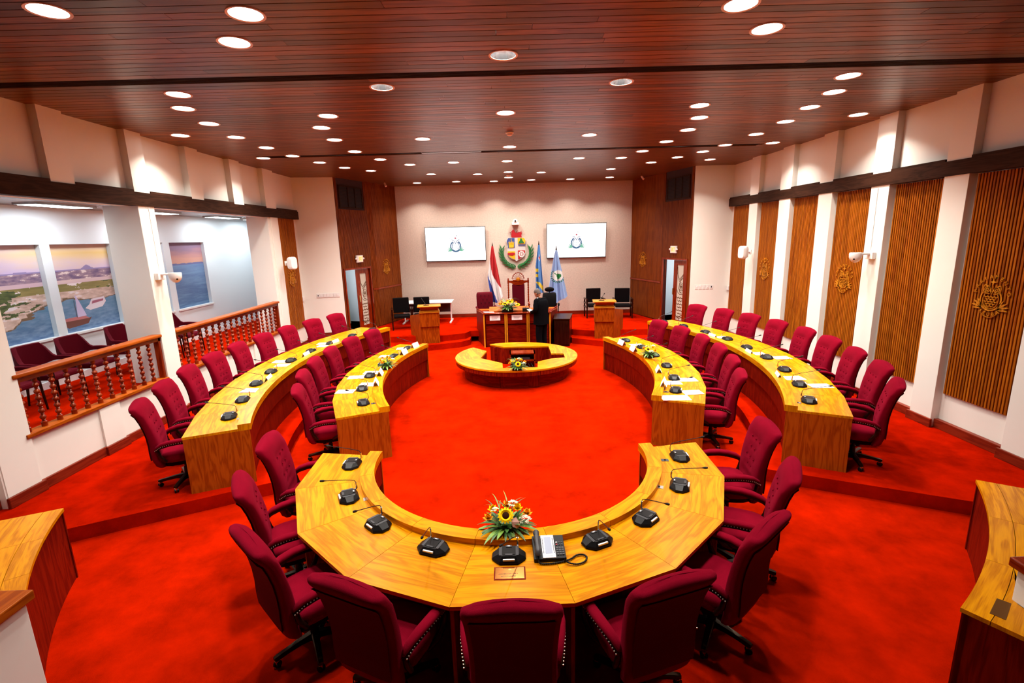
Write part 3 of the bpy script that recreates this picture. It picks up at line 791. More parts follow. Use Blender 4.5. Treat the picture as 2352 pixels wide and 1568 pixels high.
# corner press desks (cut by the frame)
def corner_desk(side):
    s = 1 if side == 'right' else -1
    if s > 0: c, r, pa, pb = (-.25, 7.56), 5.757, (4.55, 4.38), (2.91, 2.74)
    else: c, r, pa, pb = (.35, 6.56), 5.203, (-4.36, 4.36), (-3.42, 2.94)
    a0 = math.atan2(pa[1]-c[1], pa[0]-c[0]); a1 = math.atan2(pb[1]-c[1], pb[0]-c[0])
    if s < 0: a0 %= 2*PI; a1 %= 2*PI
    t = thing('corner_desk', 'curved wooden desk cut off at the %s edge beside the parapet' % side, 'desk', (pa[0], pa[1], 0))
    for k in range(3):
        b0, b1 = a0+(a1-a0)*k/3, a0+(a1-a0)*(k+1)/3
        g = .0003*(1 if a1 > a0 else -1); gr = (-math.sin((b0+b1)/2), math.cos((b0+b1)/2), 0)
        m = MB(); m.strip(arc(c, r+.145, b0+g, b1-g, 8), arc(c, r, b0+g, b1-g, 8), .72, .75); obj('ledge', m, M_top, t, gr, world=True)
        wd = .85 if k == 0 or s < 0 else .6
        ok = [p for p in (arc(c, r+.149, b0+g, b1-g, 8)+arc(c, r+wd, b0+g, b1-g, 8)[::-1])]
        if s > 0 and k > 0: ok = [(min(p[0], 3.30) if p[1] < 2.82 else p[0], p[1]) for p in ok]
        if s < 0: ok = [(p[0], max(p[1], 2.83)) for p in ok]
        m = MB(); m.strip(ok[:9], ok[9:][::-1], .72, .75); obj('top_panel', m, M_top, t, gr, world=True)
        m = MB(); m.strip(arc(c, r+.05, b0, b1, 8), arc(c, r+.02, b0, b1, 8), 0, .72); obj('front_panel', m, M_front, t, (0, 0, 1), world=True)
    for a, wd in ((a0, .85), (a1, .38)):
        sg = (1 if a1 > a0 else -1)*(1 if a == a0 else -1)*.004
        p = arc(c, r+.01, a, a+sg, 1); q = arc(c, r+wd, a, a+sg, 1)
        m = MB(); m.prism([p[0], q[0], q[1], p[1]], 0, .72); obj('end_panel', m, M_front, t, (0, 0, 1), world=True)
    return t
corner_desk('left'); cdr = corner_desk('right')
M_brassp = plain('aged_brass', (.20, .09, .02), .3, metal=.7)
m = MB(); m.prism([(3.215, 2.815), (3.262, 2.765), (3.09, 2.63), (3.045, 2.69)], .7505, .753)
tag(obj('brass_plate', m, M_brassp), 'small brown metal hatch plate set in the right corner desk', 'plate')

# ---- low round clerks' desk with an open middle
RD = (.157, 11.39); RR_ = 1.45; ZR = .45
t = thing('round_desk', 'low round honey wood desk with open middle before the podium', 'desk', (RD[0], RD[1], 0))
hole = [(-.82, 10.98), (-.51, 10.59), (-.61, 9.95), (-.15, 9.48), (-.14, 9.10), (.53, 9.09), (.56, 9.53), (.85, 9.75), (1.14, 9.81), (1.15, 10.17), (.89, 10.20), (.89, 10.93), (-.12, 10.95), (-.45, 11.27)]
hole = [(x*1.122, y*1.122) for x, y in hole]
def ang(p): return math.atan2(p[1]-RD[1], p[0]-RD[0])
def ringsec(h0, h1, pts, z0=ZR-.035, z1=ZR, m_=None):
    a0, a1 = ang(h0), ang(h1)
    while a1 < a0: a1 += 2*PI
    m = MB(); out = arc(RD, RR_, a0, a1, max(6, int((a1-a0)*8))); m.prism(out+pts[::-1], z0, z1); return m
H = hole
secs = [([H[0], H[1], H[2]], 0), ([H[2], H[3]], 0), ([H[3], H[4], H[5], H[6]], 0), ([H[6], H[7]], 0), ([H[7], H[8], H[9], H[10]], 0), ([H[10], H[11]], 0), ([H[11], H[12], H[13]], 0)]
for pts, _ in secs:
    m = ringsec(pts[0], pts[-1], pts); g = (pts[-1][0]-pts[0][0], pts[-1][1]-pts[0][1], 0)
    obj('top_panel', m, M_top, t, g, world=True)
a0, a1 = ang(H[0]), ang(H[13])
while a1 < a0: a1 += 2*PI
NP = 9
for k in range(NP):
    b0, b1 = a0+(a1-a0)*k/NP+.004, a0+(a1-a0)*(k+1)/NP-.004
    m = MB(); m.strip(arc(RD, 1.44, b0, b1, 6), arc(RD, 1.40, b0, b1, 6), ZR-.13, ZR-.035); obj('fascia', m, M_front, t, (0, 0, 1), world=True)
    m = MB(); m.strip(arc(RD, 1.24, b0, b1, 6), arc(RD, 1.20, b0, b1, 6), 0, ZR-.05); obj('base_panel', m, M_front, t, (-math.sin((b0+b1)/2), math.cos((b0+b1)/2), 0), world=True)
for pts, _ in secs:
    for a, b in zip(pts[:-1], pts[1:]):
        dx, dy = b[0]-a[0], b[1]-a[1]; l = math.hypot(dx, dy); nx, ny = dy/l*.03, -dx/l*.03
        m = MB(); m.prism([a, b, (b[0]+nx, b[1]+ny), (a[0]+nx, a[1]+ny)], .02, ZR-.036); obj('inner_panel', m, M_front, t, (0, 0, 1), world=True)
m = MB(); m.box(.0, .62, 11.75, 12.15, .0, .40); tcab = thing('clerk_cabinet', 'small open wooden cabinet inside the low round desk', 'cabinet', (.31, 11.95, 0))
m = MB()
for b in ((0, .03, 11.75, 12.1, 0, .4), (.6, .63, 11.75, 12.1, 0, .4), (0, .63, 11.75, 12.1, .37, .4), (0, .63, 11.75, 12.1, .2, .225), (0, .63, 12.08, 12.1, 0, .4)): m.box(*b)
obj('carcass', m, M_rail, tcab, (0, 0, 1), world=True)
m = MB(); m.box(.22, .5, 11.8, 12.0, .225, .28); tag(obj('recorder', m, M_grey, bevel=.005), 'small black recording device in the cabinet of the round desk', 'device')
for i, off in enumerate((0, .07)):
    m = MB(); pts = [(.45+off, 11.72, .15), (.52+off, 11.5, .05), (.65+off, 11.45, .02), (.85+off, 11.55+off, .012), (.95+off, 11.7, .012)]; m.tube(pts, .008, 6)
    tag(obj('loose_cable', m, M_black, smooth=60), ('outer' if i else 'inner')+' black loose cable on the floor inside the round desk', 'cable')

# ================================================================== CHAIRS
def se(a, rx, ry, e=3.0):
    c, s = math.cos(a), math.sin(a); k = (abs(c)**e+abs(s)**e)**(-1/e); return rx*c*k, ry*s*k
def exec_chair():
    """faces +Y, seat centre at origin"""
    t = thing('executive_chair', '', 'chair', (0, 0, 0))
    # backrest
    m = MB(); rs = []; n = 36
    prof = [(.34, -.205, .24, .045), (.37, -.225, .255, .06), (.45, -.245, .265, .065), (.55, -.25, .27, .065), (.65, -.252, .27, .062), (.75, -.262, .272, .058), (.85, -.28, .278, .055),
            (.95, -.305, .285, .055), (1.03, -.330, .292, .058), (1.07, -.350, .297, .068), (1.11, -.372, .297, .070), (1.135, -.382, .292, .062), (1.15, -.388, .282, .045), (1.156, -.39, .26, .022)]
    btn = [(x*.105, z) for z, xs in ((.98, (-1, 0, 1)), (.88, (-.5, .5)), (.78, (-1, 0, 1)), (.68, (-.5, .5)), (.58, (-1, 0, 1))) for x in xs]
    full = []
    for i in range(len(prof)-1):
        a, b = prof[i], prof[i+1]; k = 3 if .5 < a[0] < 1.0 else 1
        for j in range(k): full.append(tuple(a[q]+(b[q]-a[q])*j/k for q in range(4)))
    full.append(prof[-1])
    for z, yc, hw, th in full:
        r = []
        for k in range(n):
            x, y = se(2*PI*k/n, hw, th, 3.2)
            zz = z; f = max(0, (z-.98)/.17)
            u = x/hw
            zz += f*(.022*max(0, 1-(u/.8)**2)-.006*(1 if abs(u) > .82 else 0)) if f else 0
            yy = yc+y
            if y > th*.3:
                d = 0
                for bx, bz in btn: d += math.exp(-((x-bx)**2+(z-bz)**2)/.0011)
                yy -= .022*min(1, d)
                yy += .05*(u*u-.3)*(.4 if .5 < z < 1.05 else .1)
            r.append((x, yy, zz))
        rs.append(r)
    m.rings(rs); back = obj('backrest', m, M_fab, t, smooth=60)
    m = MB(); rs = []
    for z, yc, hw, th in full:
        if not .42 < z < 1.075: continue
        rs.append([(-hw*.86, yc-th*1.00, z), (-hw*.45, yc-th*1.055, z), (hw*.45, yc-th*1.055, z), (hw*.86, yc-th*1.00, z), (hw*.8, yc-th*.7, z), (-hw*.8, yc-th*.7, z)])
    m.rings(rs); obj('rear_panel', m, M_fabd, back, smooth=50)  # seamed back panel; its darker maroon also carries the rear face's shade
    m = MB()
    for bx, bz in btn:
        yb = -.262 if bz < .8 else (-.262-(bz-.8)*.28); m.ell((bx, yb+.045, bz), .011, .007, .011, 8, 4)
    obj('tufting_buttons', m, M_fab, back, kind='stuff')
    # seat
    m = MB(); rs = []
    for z, s, dz in ((.385, .90, 0), (.40, .97, 0), (.44, 1.0, 0), (.485, 1.0, 0), (.515, .95, 0), (.53, .82, 0), (.537, .5, 0)):
        rs.append([(x, y+.03, z-(.012*((y+.03)/.26)**2 if z > .5 else 0)) for x, y in (se(2*PI*k/28, .27*s, .265*s, 4) for k in range(28))])
    m.rings(rs); obj('seat', m, M_fab, t, smooth=60)
    m = MB(); rs = []
    for z, s in ((.30, .55), (.33, .85), (.385, .93), (.40, .93)):
        rs.append([(x, y+.02, z) for x, y in (se(2*PI*k/24, .26*s, .27*s, 4) for k in range(24))])
    m.rings(rs); obj('seat_shell', m, M_blackm, t, smooth=60)
    # arms
    for sx in (-1, 1):
        path = [(sx*.275, -.235, .615), (sx*.29, -.17, .655), (sx*.305, -.08, .675), (sx*.315, .02, .682), (sx*.315, .12, .676), (sx*.31, .20, .662), (sx*.307, .235, .645)]
        m = MB(); P = [Vector(p) for p in path]; rs = []
        for i, p in enumerate(P):
            wd = (.020, .030, .036, .038, .038, .034, .018)[i]; hh = (.016, .022, .024, .024, .024, .022, .012)[i]
            rs.append([p+Vector((q[0], 0, q[1])) for q in (se(2*PI*k/14, wd, hh, 2.4) for k in range(14))])
        m.rings(rs); arm = obj('armrest', m, M_fab, t, smooth=60)
        m = MB(); low = [(p[0], p[1], p[2]-.030) for p in path]
        rs = []
        for i, p in enumerate(low):
            wd = .026; rs.append([(p[0]-wd, p[1], p[2]+.012), (p[0]-wd, p[1], p[2]-.014), (p[0]+wd, p[1], p[2]-.014), (p[0]+wd, p[1], p[2]+.012)])
        m.rings([r[::-1] for r in rs])
        fr = [(sx*.31, .19, .635), (sx*.315, .22, .58), (sx*.31, .19, .50), (sx*.295, .13, .43), (sx*.25, .06, .385)]
        m.tube(fr, [.026, .024, .022, .024, .02], 8)
        fr = [(sx*.27, -.22, .60), (sx*.275, -.20, .5), (sx*.262, -.15, .41)]; m.tube(fr, [.02, .022, .02], 8)
        obj('arm_frame', m, M_chairw, arm, (0, 1, 0), smooth=50)
        m = MB()
        for i in range(len(path)-1):
            for j in range(4):
                f = j/4; p = [path[i][q]+(path[i+1][q]-path[i][q])*f for q in range(3)]
                m.box(p[0]+sx*.030, p[0]+sx*.0345+sx*.003, p[1]-.0035, p[1]+.0035, p[2]-.0235, p[2]-.0165)
        obj('nail_heads', m, M_nail, arm, kind='stuff')
    m = MB(); m.lathe([(.001, .06), (.05, .06), (.055, .10), (.035, .125), (.03, .22), (.022, .225), (.022, .30), (.07, .305), (.07, .33), (.001, .33)], n=14)
    m.box(-.09, .09, -.10, .12, .285, .32); m.tube([(.1, .02, .30), (.2, .03, .295)], .008, 6)
    obj('column', m, M_black, t, smooth=35)
    for k in range(5):
        a = R(90+36+72*k); ca, sa = math.cos(a), math.sin(a); m = MB(); rs = []
        for r, wd, zt, zb in ((.03, .030, .125, .07), (.12, .026, .120, .080), (.22, .022, .108, .075), (.30, .022, .098, .066), (.325, .018, .092, .068)):
            rs.append([(ca*r-sa*q, sa*r+ca*q, z) for q, z in ((-wd, zb), (wd, zb), (wd, zt-.006), (wd*.7, zt), (-wd*.7, zt), (-wd, zt-.006))])
        m.rings(rs); leg = obj('base_leg', m, M_chairw, t, (ca, sa, 0), smooth=35)
        m = MB(); cx, cy = ca*.305, sa*.305; M = Matrix.Translation((cx, cy, .027)) @ Matrix.Rotation(a+.6, 4, 'Z') @ Matrix.Rotation(R(90), 4, 'X')
        for z0 in (-.022, .006): m.lathe([(.001, z0), (.024, z0), (.027, z0+.003), (.027, z0+.013), (.024, z0+.016), (.001, z0+.016)], n=12, M=M)
        m.mi = 1; m.lathe([(.001, .0), (.018, .002), (.02, .03), (.012, .04), (.001, .041)], c=(cx, cy, .03), n=10)
        obj('caster', m, [M_black, M_brass], leg, smooth=40)
    return t
M_nail = plain('nail_head_brass', (.75, .66, .55), .3, metal=.8)
chair0 = exec_chair(); used0 = [0]
def place_chair(x, y, ang_face, z, label, group, jit=0):
    rz = ang_face-PI/2
    if not used0[0]: used0[0] = 1; c = chair0; c.location = (x, y, z); c.rotation_euler = (0, 0, rz); c['label'] = label; c['group'] = group; return c
    return dup(chair0, (x, y, z), rz, label, group)
def chairs_along(V, z, labels, group, outs, turn=None, c=None):
    for i in range(len(V)-1):
        a, b = V[i], V[i+1]; mx, my = (a[0]+b[0])/2, (a[1]+b[1])/2
        dx, dy = b[0]-a[0], b[1]-a[1]; l = math.hypot(dx, dy); nx, ny = dy/l, -dx/l
        if (mx-c[0])*nx+(my-c[1])*ny < 0: nx, ny = -nx, -ny
        o = outs[i] if hasattr(outs, '__len__') else outs
        tr = R(turn[i]) if turn else 0
        f = math.atan2(-ny, -nx)+tr
        # the chair's back stays where the offset puts it
        place_chair(mx+nx*o, my+ny*o, f, z, labels[i], group)
RL = ['maroon tufted swivel chair at the left tip of the horseshoe desk', 'maroon swivel chair at horseshoe desk, second from the left tip', 'maroon swivel chair at horseshoe desk, third from the left tip with long leg showing',
      'maroon swivel chair seen from behind, left of the front centre chair', 'maroon swivel chair at front centre of the horseshoe desk, cut by the lower edge', 'maroon swivel chair seen from behind, right of the front centre chair',
      'maroon swivel chair at horseshoe desk, third from the right tip', 'maroon swivel chair at horseshoe desk, second from the right tip', 'maroon tufted swivel chair at the right tip of the horseshoe desk']
chairs_along(RV, 0, RL, 'swivel chairs around the horseshoe desk', [.02, .04, .12, .08, .10, .12, .12, .16, .22], [8, 4, 0, -3, 0, -4, -4, -4, -6], RC)
def seat_labels(n, side, where): return ['maroon swivel chair at the %s, %s from the camera' % (where, ORD[i]) for i in range(n)]
chairs_along(OLV, ZP, seat_labels(9, 'l', 'raised left desk'), 'chairs of the raised left desk', .10, [3, 0, 2, -2, 3, 0, 2, -3, 0], OLc)
chairs_along(ORV, ZP, seat_labels(9, 'r', 'raised right desk'), 'chairs of the raised right desk', [.10, .16, .12, .12, .14, .12, .12, .12, .12], [-6, 2, 0, 2, -2, 0, 2, -2, 0], ORc)
chairs_along(ILV, 0, seat_labels(6, 'l', 'inner left desk'), 'chairs of the inner left desk', .10, [-4, -2, 0, 3, -2, 2], ILc)
chairs_along(IRV, 0, seat_labels(6, 'r', 'inner right desk'), 'chairs of the inner right desk', .10, [4, 2, 0, -3, 2, 0], IRc)

# ================================================================== MICROPHONE UNITS
def mic_unit():
    """user side is +Y; length axis along X"""
    t = thing('microphone_unit', '', 'microphone', (0, 0, 0))
    m = MB()
    def oc(hx, hy, c, z): return [(-hx+c, -hy, z), (hx-c, -hy, z), (hx, -hy+c, z), (hx, hy-c, z), (hx-c, hy, z), (-hx+c, hy, z), (-hx, hy-c, z), (-hx, -hy+c, z)]
    m.rings([oc(.127, .088, .058, .0), oc(.134, .095, .060, .012), oc(.127, .088, .057, .027), oc(.080, .065, .026, .060)])
    body = obj('base_unit', m, M_black, t, bevel=.0015)
    m = MB(); m.box(-.047, .047, -.044, .052, .060, .0625); obj('display_well', m, M_glossblack, t)
    m = MB()
    for sx in (-1, 1):
        m.box(sx*.054, sx*.076, -.055, .055, .0595, .0615)
    obj('speaker_grille', m, M_grey, body)
    m = MB(); m.box(-.045, .045, .074, .0895, .030, .044); obj('talk_button', m, M_white, t, bevel=.002)
    m = MB(); m.box(-.023, .023, -.062, -.040, .060, .067); m.mi = 1; m.box(-.010, .010, -.056, -.047, .0672, .0676); obj('rear_clip', m, [M_grey, M_white], t)
    m = MB(); m.box(-.028, .028, .040, .057, .060, .0645); obj('front_clip', m, M_grey, t)
    return t
def neck(t, sx, bend=1.0):
    """silver foot on a rear corner, gooseneck leaning over toward the user"""
    m = MB(); x = sx*.070; m.tube([(x, -.066, .036), (x, -.090, .055), (x, -.086, .115)], [.009, .009, .008], 8); obj('mic_foot', m, M_chrome, t, smooth=40)
    pts = [(x, -.086, .115), (x*.95, -.074, .140), (x*.8, -.035, .158), (x*.5, .01, .180), (x*.1, .08, .208), (-x*.3, .15, .235), (-x*.55, .195, .252)]
    pts = [(p[0]*bend, p[1], p[2]) for p in pts]
    m = MB(); m.tube(pts, .0036, 6); nk = obj('gooseneck', m, M_black, t, smooth=60)
    e = Vector(pts[-1]); d = (e-Vector(pts[-2])).normalized()
    m = MB(); m.tube([e, e+d*.012, e+d*.014, e+d*.03, e+d*.05, e+d*.056], [.0055, .0055, .009, .0115, .010, .004], 10); obj('mic_head', m, M_black, nk, smooth=50)
M_glossblack = plain('gloss_black', (.003, .003, .0035), .35, spec=.2)
mA = mic_unit(); neck(mA, -1); mB = mic_unit(); neck(mB, 1)
mused = {'A': 0, 'B': 0}
def put_mic(x, y, z, c, sx, label, group):
    f = math.atan2(y-c[1], x-c[0])         # outward = toward the user
    k = 'A' if sx < 0 else 'B'; src = mA if sx < 0 else mB
    if not mused[k]: mused[k] = 1; t = src; t.location = (x, y, z); t.rotation_euler = (0, 0, f-PI/2)
    else: t = dup(src, (x, y, z), f-PI/2)
    t['label'] = label; t['group'] = group
    return t
RM = [(-1.80, 5.10), (-1.61, 4.38), (-1.20, 3.89), (-.66, 3.53), (-.05, 3.40), (.67, 3.56), (1.15, 3.86), (1.64, 4.41), (1.86, 5.05)]
RML = ['black microphone unit at the left tip of the horseshoe desk', 'black microphone unit on horseshoe desk, second from the left tip', 'black microphone unit on horseshoe desk, third from the left tip',
       'black microphone unit on horseshoe desk, left of the flowers', 'black microphone unit in front of the big sunflower bouquet, beside the telephone', 'black microphone unit on horseshoe desk, right of the telephone cord',
       'black microphone unit on horseshoe desk, third from the right tip', 'black microphone unit on horseshoe desk, second from the right tip', 'black microphone unit at the right tip of the horseshoe desk']
for i, (x, y) in enumerate(RM): put_mic(x, y, .75, RC, 1 if i < 4 else -1, RML[i], 'microphone units on the horseshoe desk')
for pts, z, c, sx, nm in (([(-3.81, 6.30), (-4.00, 7.01), (-4.22, 7.86), (-4.33, 8.61), (-4.32, 9.43), (-4.24, 10.24), (-4.08, 10.99), (-3.85, 11.85), (-3.56, 12.61)], .92, OLc, 1, 'raised left desk'),
                          ([(-2.28, 7.22), (-2.51, 7.96), (-2.60, 8.77), (-2.56, 9.60), (-2.49, 10.27), (-2.33, 11.03)], .75, ILc, 1, 'inner left desk'),
                          ([(4.03, 6.27), (4.32, 6.99), (4.55, 7.80), (4.69, 8.64), (4.72, 9.46), (4.70, 10.29), (4.54, 11.09), (4.32, 11.90), (4.04, 12.60)], .92, ORc, -1, 'raised right desk'),
                          ([(2.61, 7.39), (2.81, 8.07), (2.94, 8.87), (2.96, 9.72), (2.90, 10.46), (2.72, 11.20)], .75, IRc, -1, 'inner right desk')):
    for i, (x, y) in enumerate(pts): put_mic(x, y, z, c, sx, 'black microphone unit on the %s, %s from the camera' % (nm, ORD[i]), 'microphone units on the '+nm)
# cable hatches in the desk tops
for x, y, z, a, lb in ((-1.42, 4.36, .75, 20, 'steel cable hatch by the second left horseshoe microphone'), (1.44, 4.42, .75, -20, 'steel cable hatch by the second right horseshoe microphone'), (-1.62, 5.02, .75, 5, 'small black cable hatch at the left tip of the horseshoe desk'),
                      (1.68, 5.00, .75, -5, 'small black cable hatch at the right tip of the horseshoe desk'), (-3.64, 6.25, .92, 20, 'round cable hatch at the near end of the raised left desk'), (3.86, 6.24, .92, -20, 'round cable hatch at the near end of the raised right desk'),
                      (-2.12, 7.22, .75, 20, 'cable hatch at the near end of the inner left desk'), (2.45, 7.37, .75, -20, 'cable hatch at the near end of the inner right desk')):
    m = MB(); m.box(-.04, .04, -.03, .03, 0, .003); m.mi = 1; m.box(-.008, .008, -.01, .01, .003, .012)
    o = tag(obj('cable_hatch', m, [M_steel if 'steel' in lb or 'round' in lb else M_grey, M_black]), lb, 'cable hatch'); o.location = (x, y, z); o.rotation_euler = (0, 0, R(a))
# ================================================================== EMBLEMS
def arc_text(out, txt, r, a_mid, span, size, flip=False, sy=1.0, depth=.004, cy=0):
    n = len(txt)
    for i, ch in enumerate(txt):
        f = (i/(n-1)-.5) if n > 1 else 0
        a = a_mid-f*span if not flip else a_mid+f*span
        tm = textmb(ch, size, depth, .0012); mb = MB(); out.append(mb)
        rot = a-PI/2 if not flip else a+PI/2
        mb.merge(tm, Matrix.Translation((r*math.cos(a), cy+r*sy*math.sin(a), depth/2)) @ Matrix.Rotation(rot, 4, 'Z'))
def leaf2(mb, x, y, a, ln, wd, z0, z1):
    pts = [(x+ln*t*math.cos(a+.25*t), y+ln*t*math.sin(a+.25*t)) for t in [i/6 for i in range(7)]]
    mb.stroke(pts, wd, z0, z1, taper=[.25, .7, 1, 1, .8, .5, .1])
def owl_parts(d=.012, k_=1.0):
    """unit size: width about 1, height about 1.15; returns dict of mesh builders"""
    body = MB(); e = lambda rx, ry, cy, n=30: [(rx*math.cos(2*PI*i/n), cy+ry*math.sin(2*PI*i/n)) for i in range(n)]
    body.stroke([(.29*math.sin(a), -.12-.30*math.cos(a)) for a in [R(-150)+R(300)*i/26 for i in range(27)]], .035*k_, 0, d)
    body.stroke([(.215*math.sin(a), -.13-.25*math.cos(a)) for a in [R(-150)+R(300)*i/26 for i in range(27)]], .018*k_, 0, d)
    for s in (-1, 1):
        body.stroke([(s*(.135+.075*math.cos(a)), .135+.075*math.sin(a)) for a in [2*PI*i/16 for i in range(16)]], .018, 0, d, closed=True)
        body.stroke([(s*(.135+.035*math.cos(a)), .135+.035*math.sin(a)) for a in [2*PI*i/12 for i in range(12)]], .018, 0, d, closed=True)
        body.stroke([(s*.01, .05), (s*.05, .15), (s*.12, .225), (s*.22, .26)], .028, 0, d)
        body.stroke([(s*.22, .26), (s*.245, .17), (s*.23, .07), (s*.15, .03), (s*.05, .03)], .016, 0, d)
    body.stroke([(0, .08), (0, -.02)], .04, 0, d, taper=[1, .2])
    sc = MB()
    for r in range(6):
        k = (4, 3, 4, 3, 2, 1)[r]
        for c in range(k):
            cx = (c-(k-1)/2)*.095; cy = -.03-.062*r
            sc.stroke([(cx+.042*math.cos(a), cy+.036*math.sin(a)) for a in [PI+PI*i/6 for i in range(7)]], .020, 0, d, taper=[.4, .8, 1.1, 1.3, 1.1, .8, .4])
    lv = MB()
    for s in (-1, 1):
        for a0, ln in ((72, .30), (50, .32), (28, .31), (8, .27)):
            a = R(a0); x0, y0 = .20, -.38
            pts = [(s*(x0+ln*t*math.cos(a-.2*t)+.02), y0+ln*t*math.sin(a-.2*t)) for t in [i/6 for i in range(7)]]
            lv.stroke(pts, .06, 0, d, taper=[.3, .7, 1, 1, .8, .5, .1])
    lv.stroke([(.30*math.sin(a), -.28-.33*math.cos(a)) for a in [R(-52)+R(104)*i/14 for i in range(15)]], .010, 0, d)
    st = MB(); pts = []
    for i in range(8): r = .105 if i % 2 == 0 else .03; pts.append((r*math.cos(PI/2+PI*i/4), .345+r*math.sin(PI/2+PI*i/4)))
    st.prism(pts, 0, d)
    tx = []; arc_text(tx, 'PARLAMENTO', .46, R(90), R(166), .135, sy=1.05, depth=d)
    arc_text(tx, 'ARUBA', .40, R(-90), R(72), .13, flip=True, depth=d, cy=-.13)
    d_ = dict(owl_figure=body, feathers=sc, laurel_leaves=lv, star=st)
    for i, q in enumerate(tx): d_['letter%d' % i] = q
    return d_
OWL = owl_parts(); OWLS = owl_parts(.012, 2.0)
def wall_emblem(M, size, label, mat=None, group='carved owl emblems'):
    t = thing('owl_emblem', label, 'emblem', group=group); t.matrix_world = M @ Matrix.Diagonal((size, size, 1, 1))
    for nm, mb in OWL.items():
        q = MB(); q.merge(mb); obj('letter' if nm[:6] == 'letter' else nm, q, mat or M_gold, t, (0, 1, 0))
for y, lb, s in ((6.52, 'large carved owl emblem with PARLAMENTO ARUBA on the nearest right panel', .50), (9.48, 'carved owl emblem on right wall panel beside the dome camera', .48), (12.46, 'carved owl emblem on right wall panel beside the loudspeaker', .48)):
    wall_emblem(wallM((6.525, y, 2.27), (0, -1, 0), (-1, 0, 0)), s, lb)
wall_emblem(wallM((-6.125, 14.08, 2.27), (0, 1, 0), (1, 0, 0)), .48, 'carved owl emblem on left wall panel beyond the gallery')
for S, lb in ((SL[1:], 'carved owl emblem on the left stage side cladding'), (SR[:2], 'carved owl emblem on the right stage side cladding')):
    v = Vector((S[1][0]-S[0][0], S[1][1]-S[0][1], 0)).normalized(); out = Vector((v.y, -v.x, 0)); f = .38 if S is not SR[:2] and 'left' in lb else .55
    p = (S[0][0]+(S[1][0]-S[0][0])*f+out.x*.025, S[0][1]+(S[1][1]-S[0][1])*f+out.y*.025, 2.35)
    wall_emblem(wallM(p, v, out), .46, lb)

# ---- TV screens
def tv(x, z, w_, h_, side):
    t = thing('wall_screen', 'large flat screen with white picture and owl logo, %s of the coat of arms' % side, 'screen'); t.matrix_world = wallM((x, YB-.10, z), (1, 0, 0), (0, -1, 0)) @ Matrix.Rotation(R(-.2), 4, 'Z') @ Matrix.Rotation(R(3), 4, 'X')
    m = MB(); m.box(-w_/2, w_/2, -h_/2, h_/2, -.04, .0); m.box(-.3, .3, -.25, .25, -.08, -.04); obj('bezel', m, M_black, t, bevel=.004)
    m = MB(); b = .018; m.box(-w_/2+b, w_/2-b, -h_/2+b+.01, h_/2-b, .0, .002); sc = obj('screen', m, M_scr, t)
    pal = dict(owl_figure=M_pbl, feathers=M_pbl2, laurel_leaves=M_pgr, star=M_prd)
    for nm, mb in OWLS.items():
        q = MB(); q.merge(mb, Matrix.Translation((0, -.0, .0022)) @ Matrix.Diagonal((.62, .62, .05, 1))); obj('letter' if nm[:6] == 'letter' else nm, q, pal.get(nm, M_pgy), sc)
def ink(n, c):
    m, nt, b = newmat(n); b.inputs['Base Color'].default_value = (0, 0, 0, 1); b.inputs['Specular IOR Level'].default_value = 0; b.inputs['Emission Color'].default_value = (*c, 1); b.inputs['Emission Strength'].default_value = 1; return m
M_scr = emit('screen_white', (.95, .97, 1.0), .80)
M_pbl = ink('logo_blue', (.07, .14, .24)); M_pbl2 = ink('logo_teal', (.30, .42, .50)); M_pgr = ink('logo_green', (.18, .46, .32)); M_prd = ink('logo_red', (.35, .005, .04)); M_pgy = ink('logo_grey', (.48, .52, .55))
tv(-1.825, 3.01, 2.16, 1.21, 'left'); tv(2.505, 3.02, 2.14, 1.22, 'right')

# ---- conference camera above the shield
t = thing('conference_camera', 'white pan camera on bracket above the coat of arms', 'camera', (.33, YB, 3.63))
m = MB(); m.box(-.13, .13, -.20, 0, 0, .025); m.box(-.12, .12, -.17, -.02, .025, .09); obj('bracket', m, M_white, t, bevel=.008)
m = MB(); m.ell((0, -.11, .12), .085, .085, .085, 16, 10); hd = obj('camera_head', m, M_white, t, smooth=60)
m = MB(); m.lathe([(.001, .0), (.03, .0), (.03, .02), (.001, .02)], n=14, M=Matrix.Translation((0, -.185, .13)) @ Matrix.Rotation(R(90), 4, 'X')); obj('lens', m, M_black, hd)

M_leafd2 = plain('laurel_green', (.03, .20, .05), .5)
# ---- coat of arms
g = thing('coat_of_arms', 'painted coat of arms with quartered shield, red lion and laurel wreath', 'coat of arms'); g.matrix_world = wallM((.345, YB-.0, 2.78), (1, 0, 0), (0, -1, 0))
def shield_pts(s=1.0):
    h = [(-.30, .42), (-.36, .31), (-.315, .14), (-.325, .0), (-.33, -.14), (-.28, -.26), (-.18, -.34), (-.06, -.385), (0, -.43)]
    r = [(-x, y) for x, y in h[::-1]][1:]
    return [(x*s, y*s) for x, y in h+r]
m = MB(); m.prism(shield_pts(), .03, .07); obj('shield', m, plain('shield_silver', (.55, .52, .50), .5), g)
def clip_poly(P_, x0, x1, y0, y1):
    def cut(P, ax, v, keep_gt):
        out = []
        for i in range(len(P)):
            a, b = P[i], P[(i+1) % len(P)]; ia = (a[ax] >= v) == keep_gt; ib = (b[ax] >= v) == keep_gt
            if ia: out.append(a)
            if ia != ib: f = (v-a[ax])/(b[ax]-a[ax]); out.append((a[0]+(b[0]-a[0])*f, a[1]+(b[1]-a[1])*f))
        return out
    for ax, v, k in ((0, x0, True), (0, x1, False), (1, y0, True), (1, y1, False)): P_ = cut(P_, ax, v, k)
    return P_
S_ = shield_pts(.94)
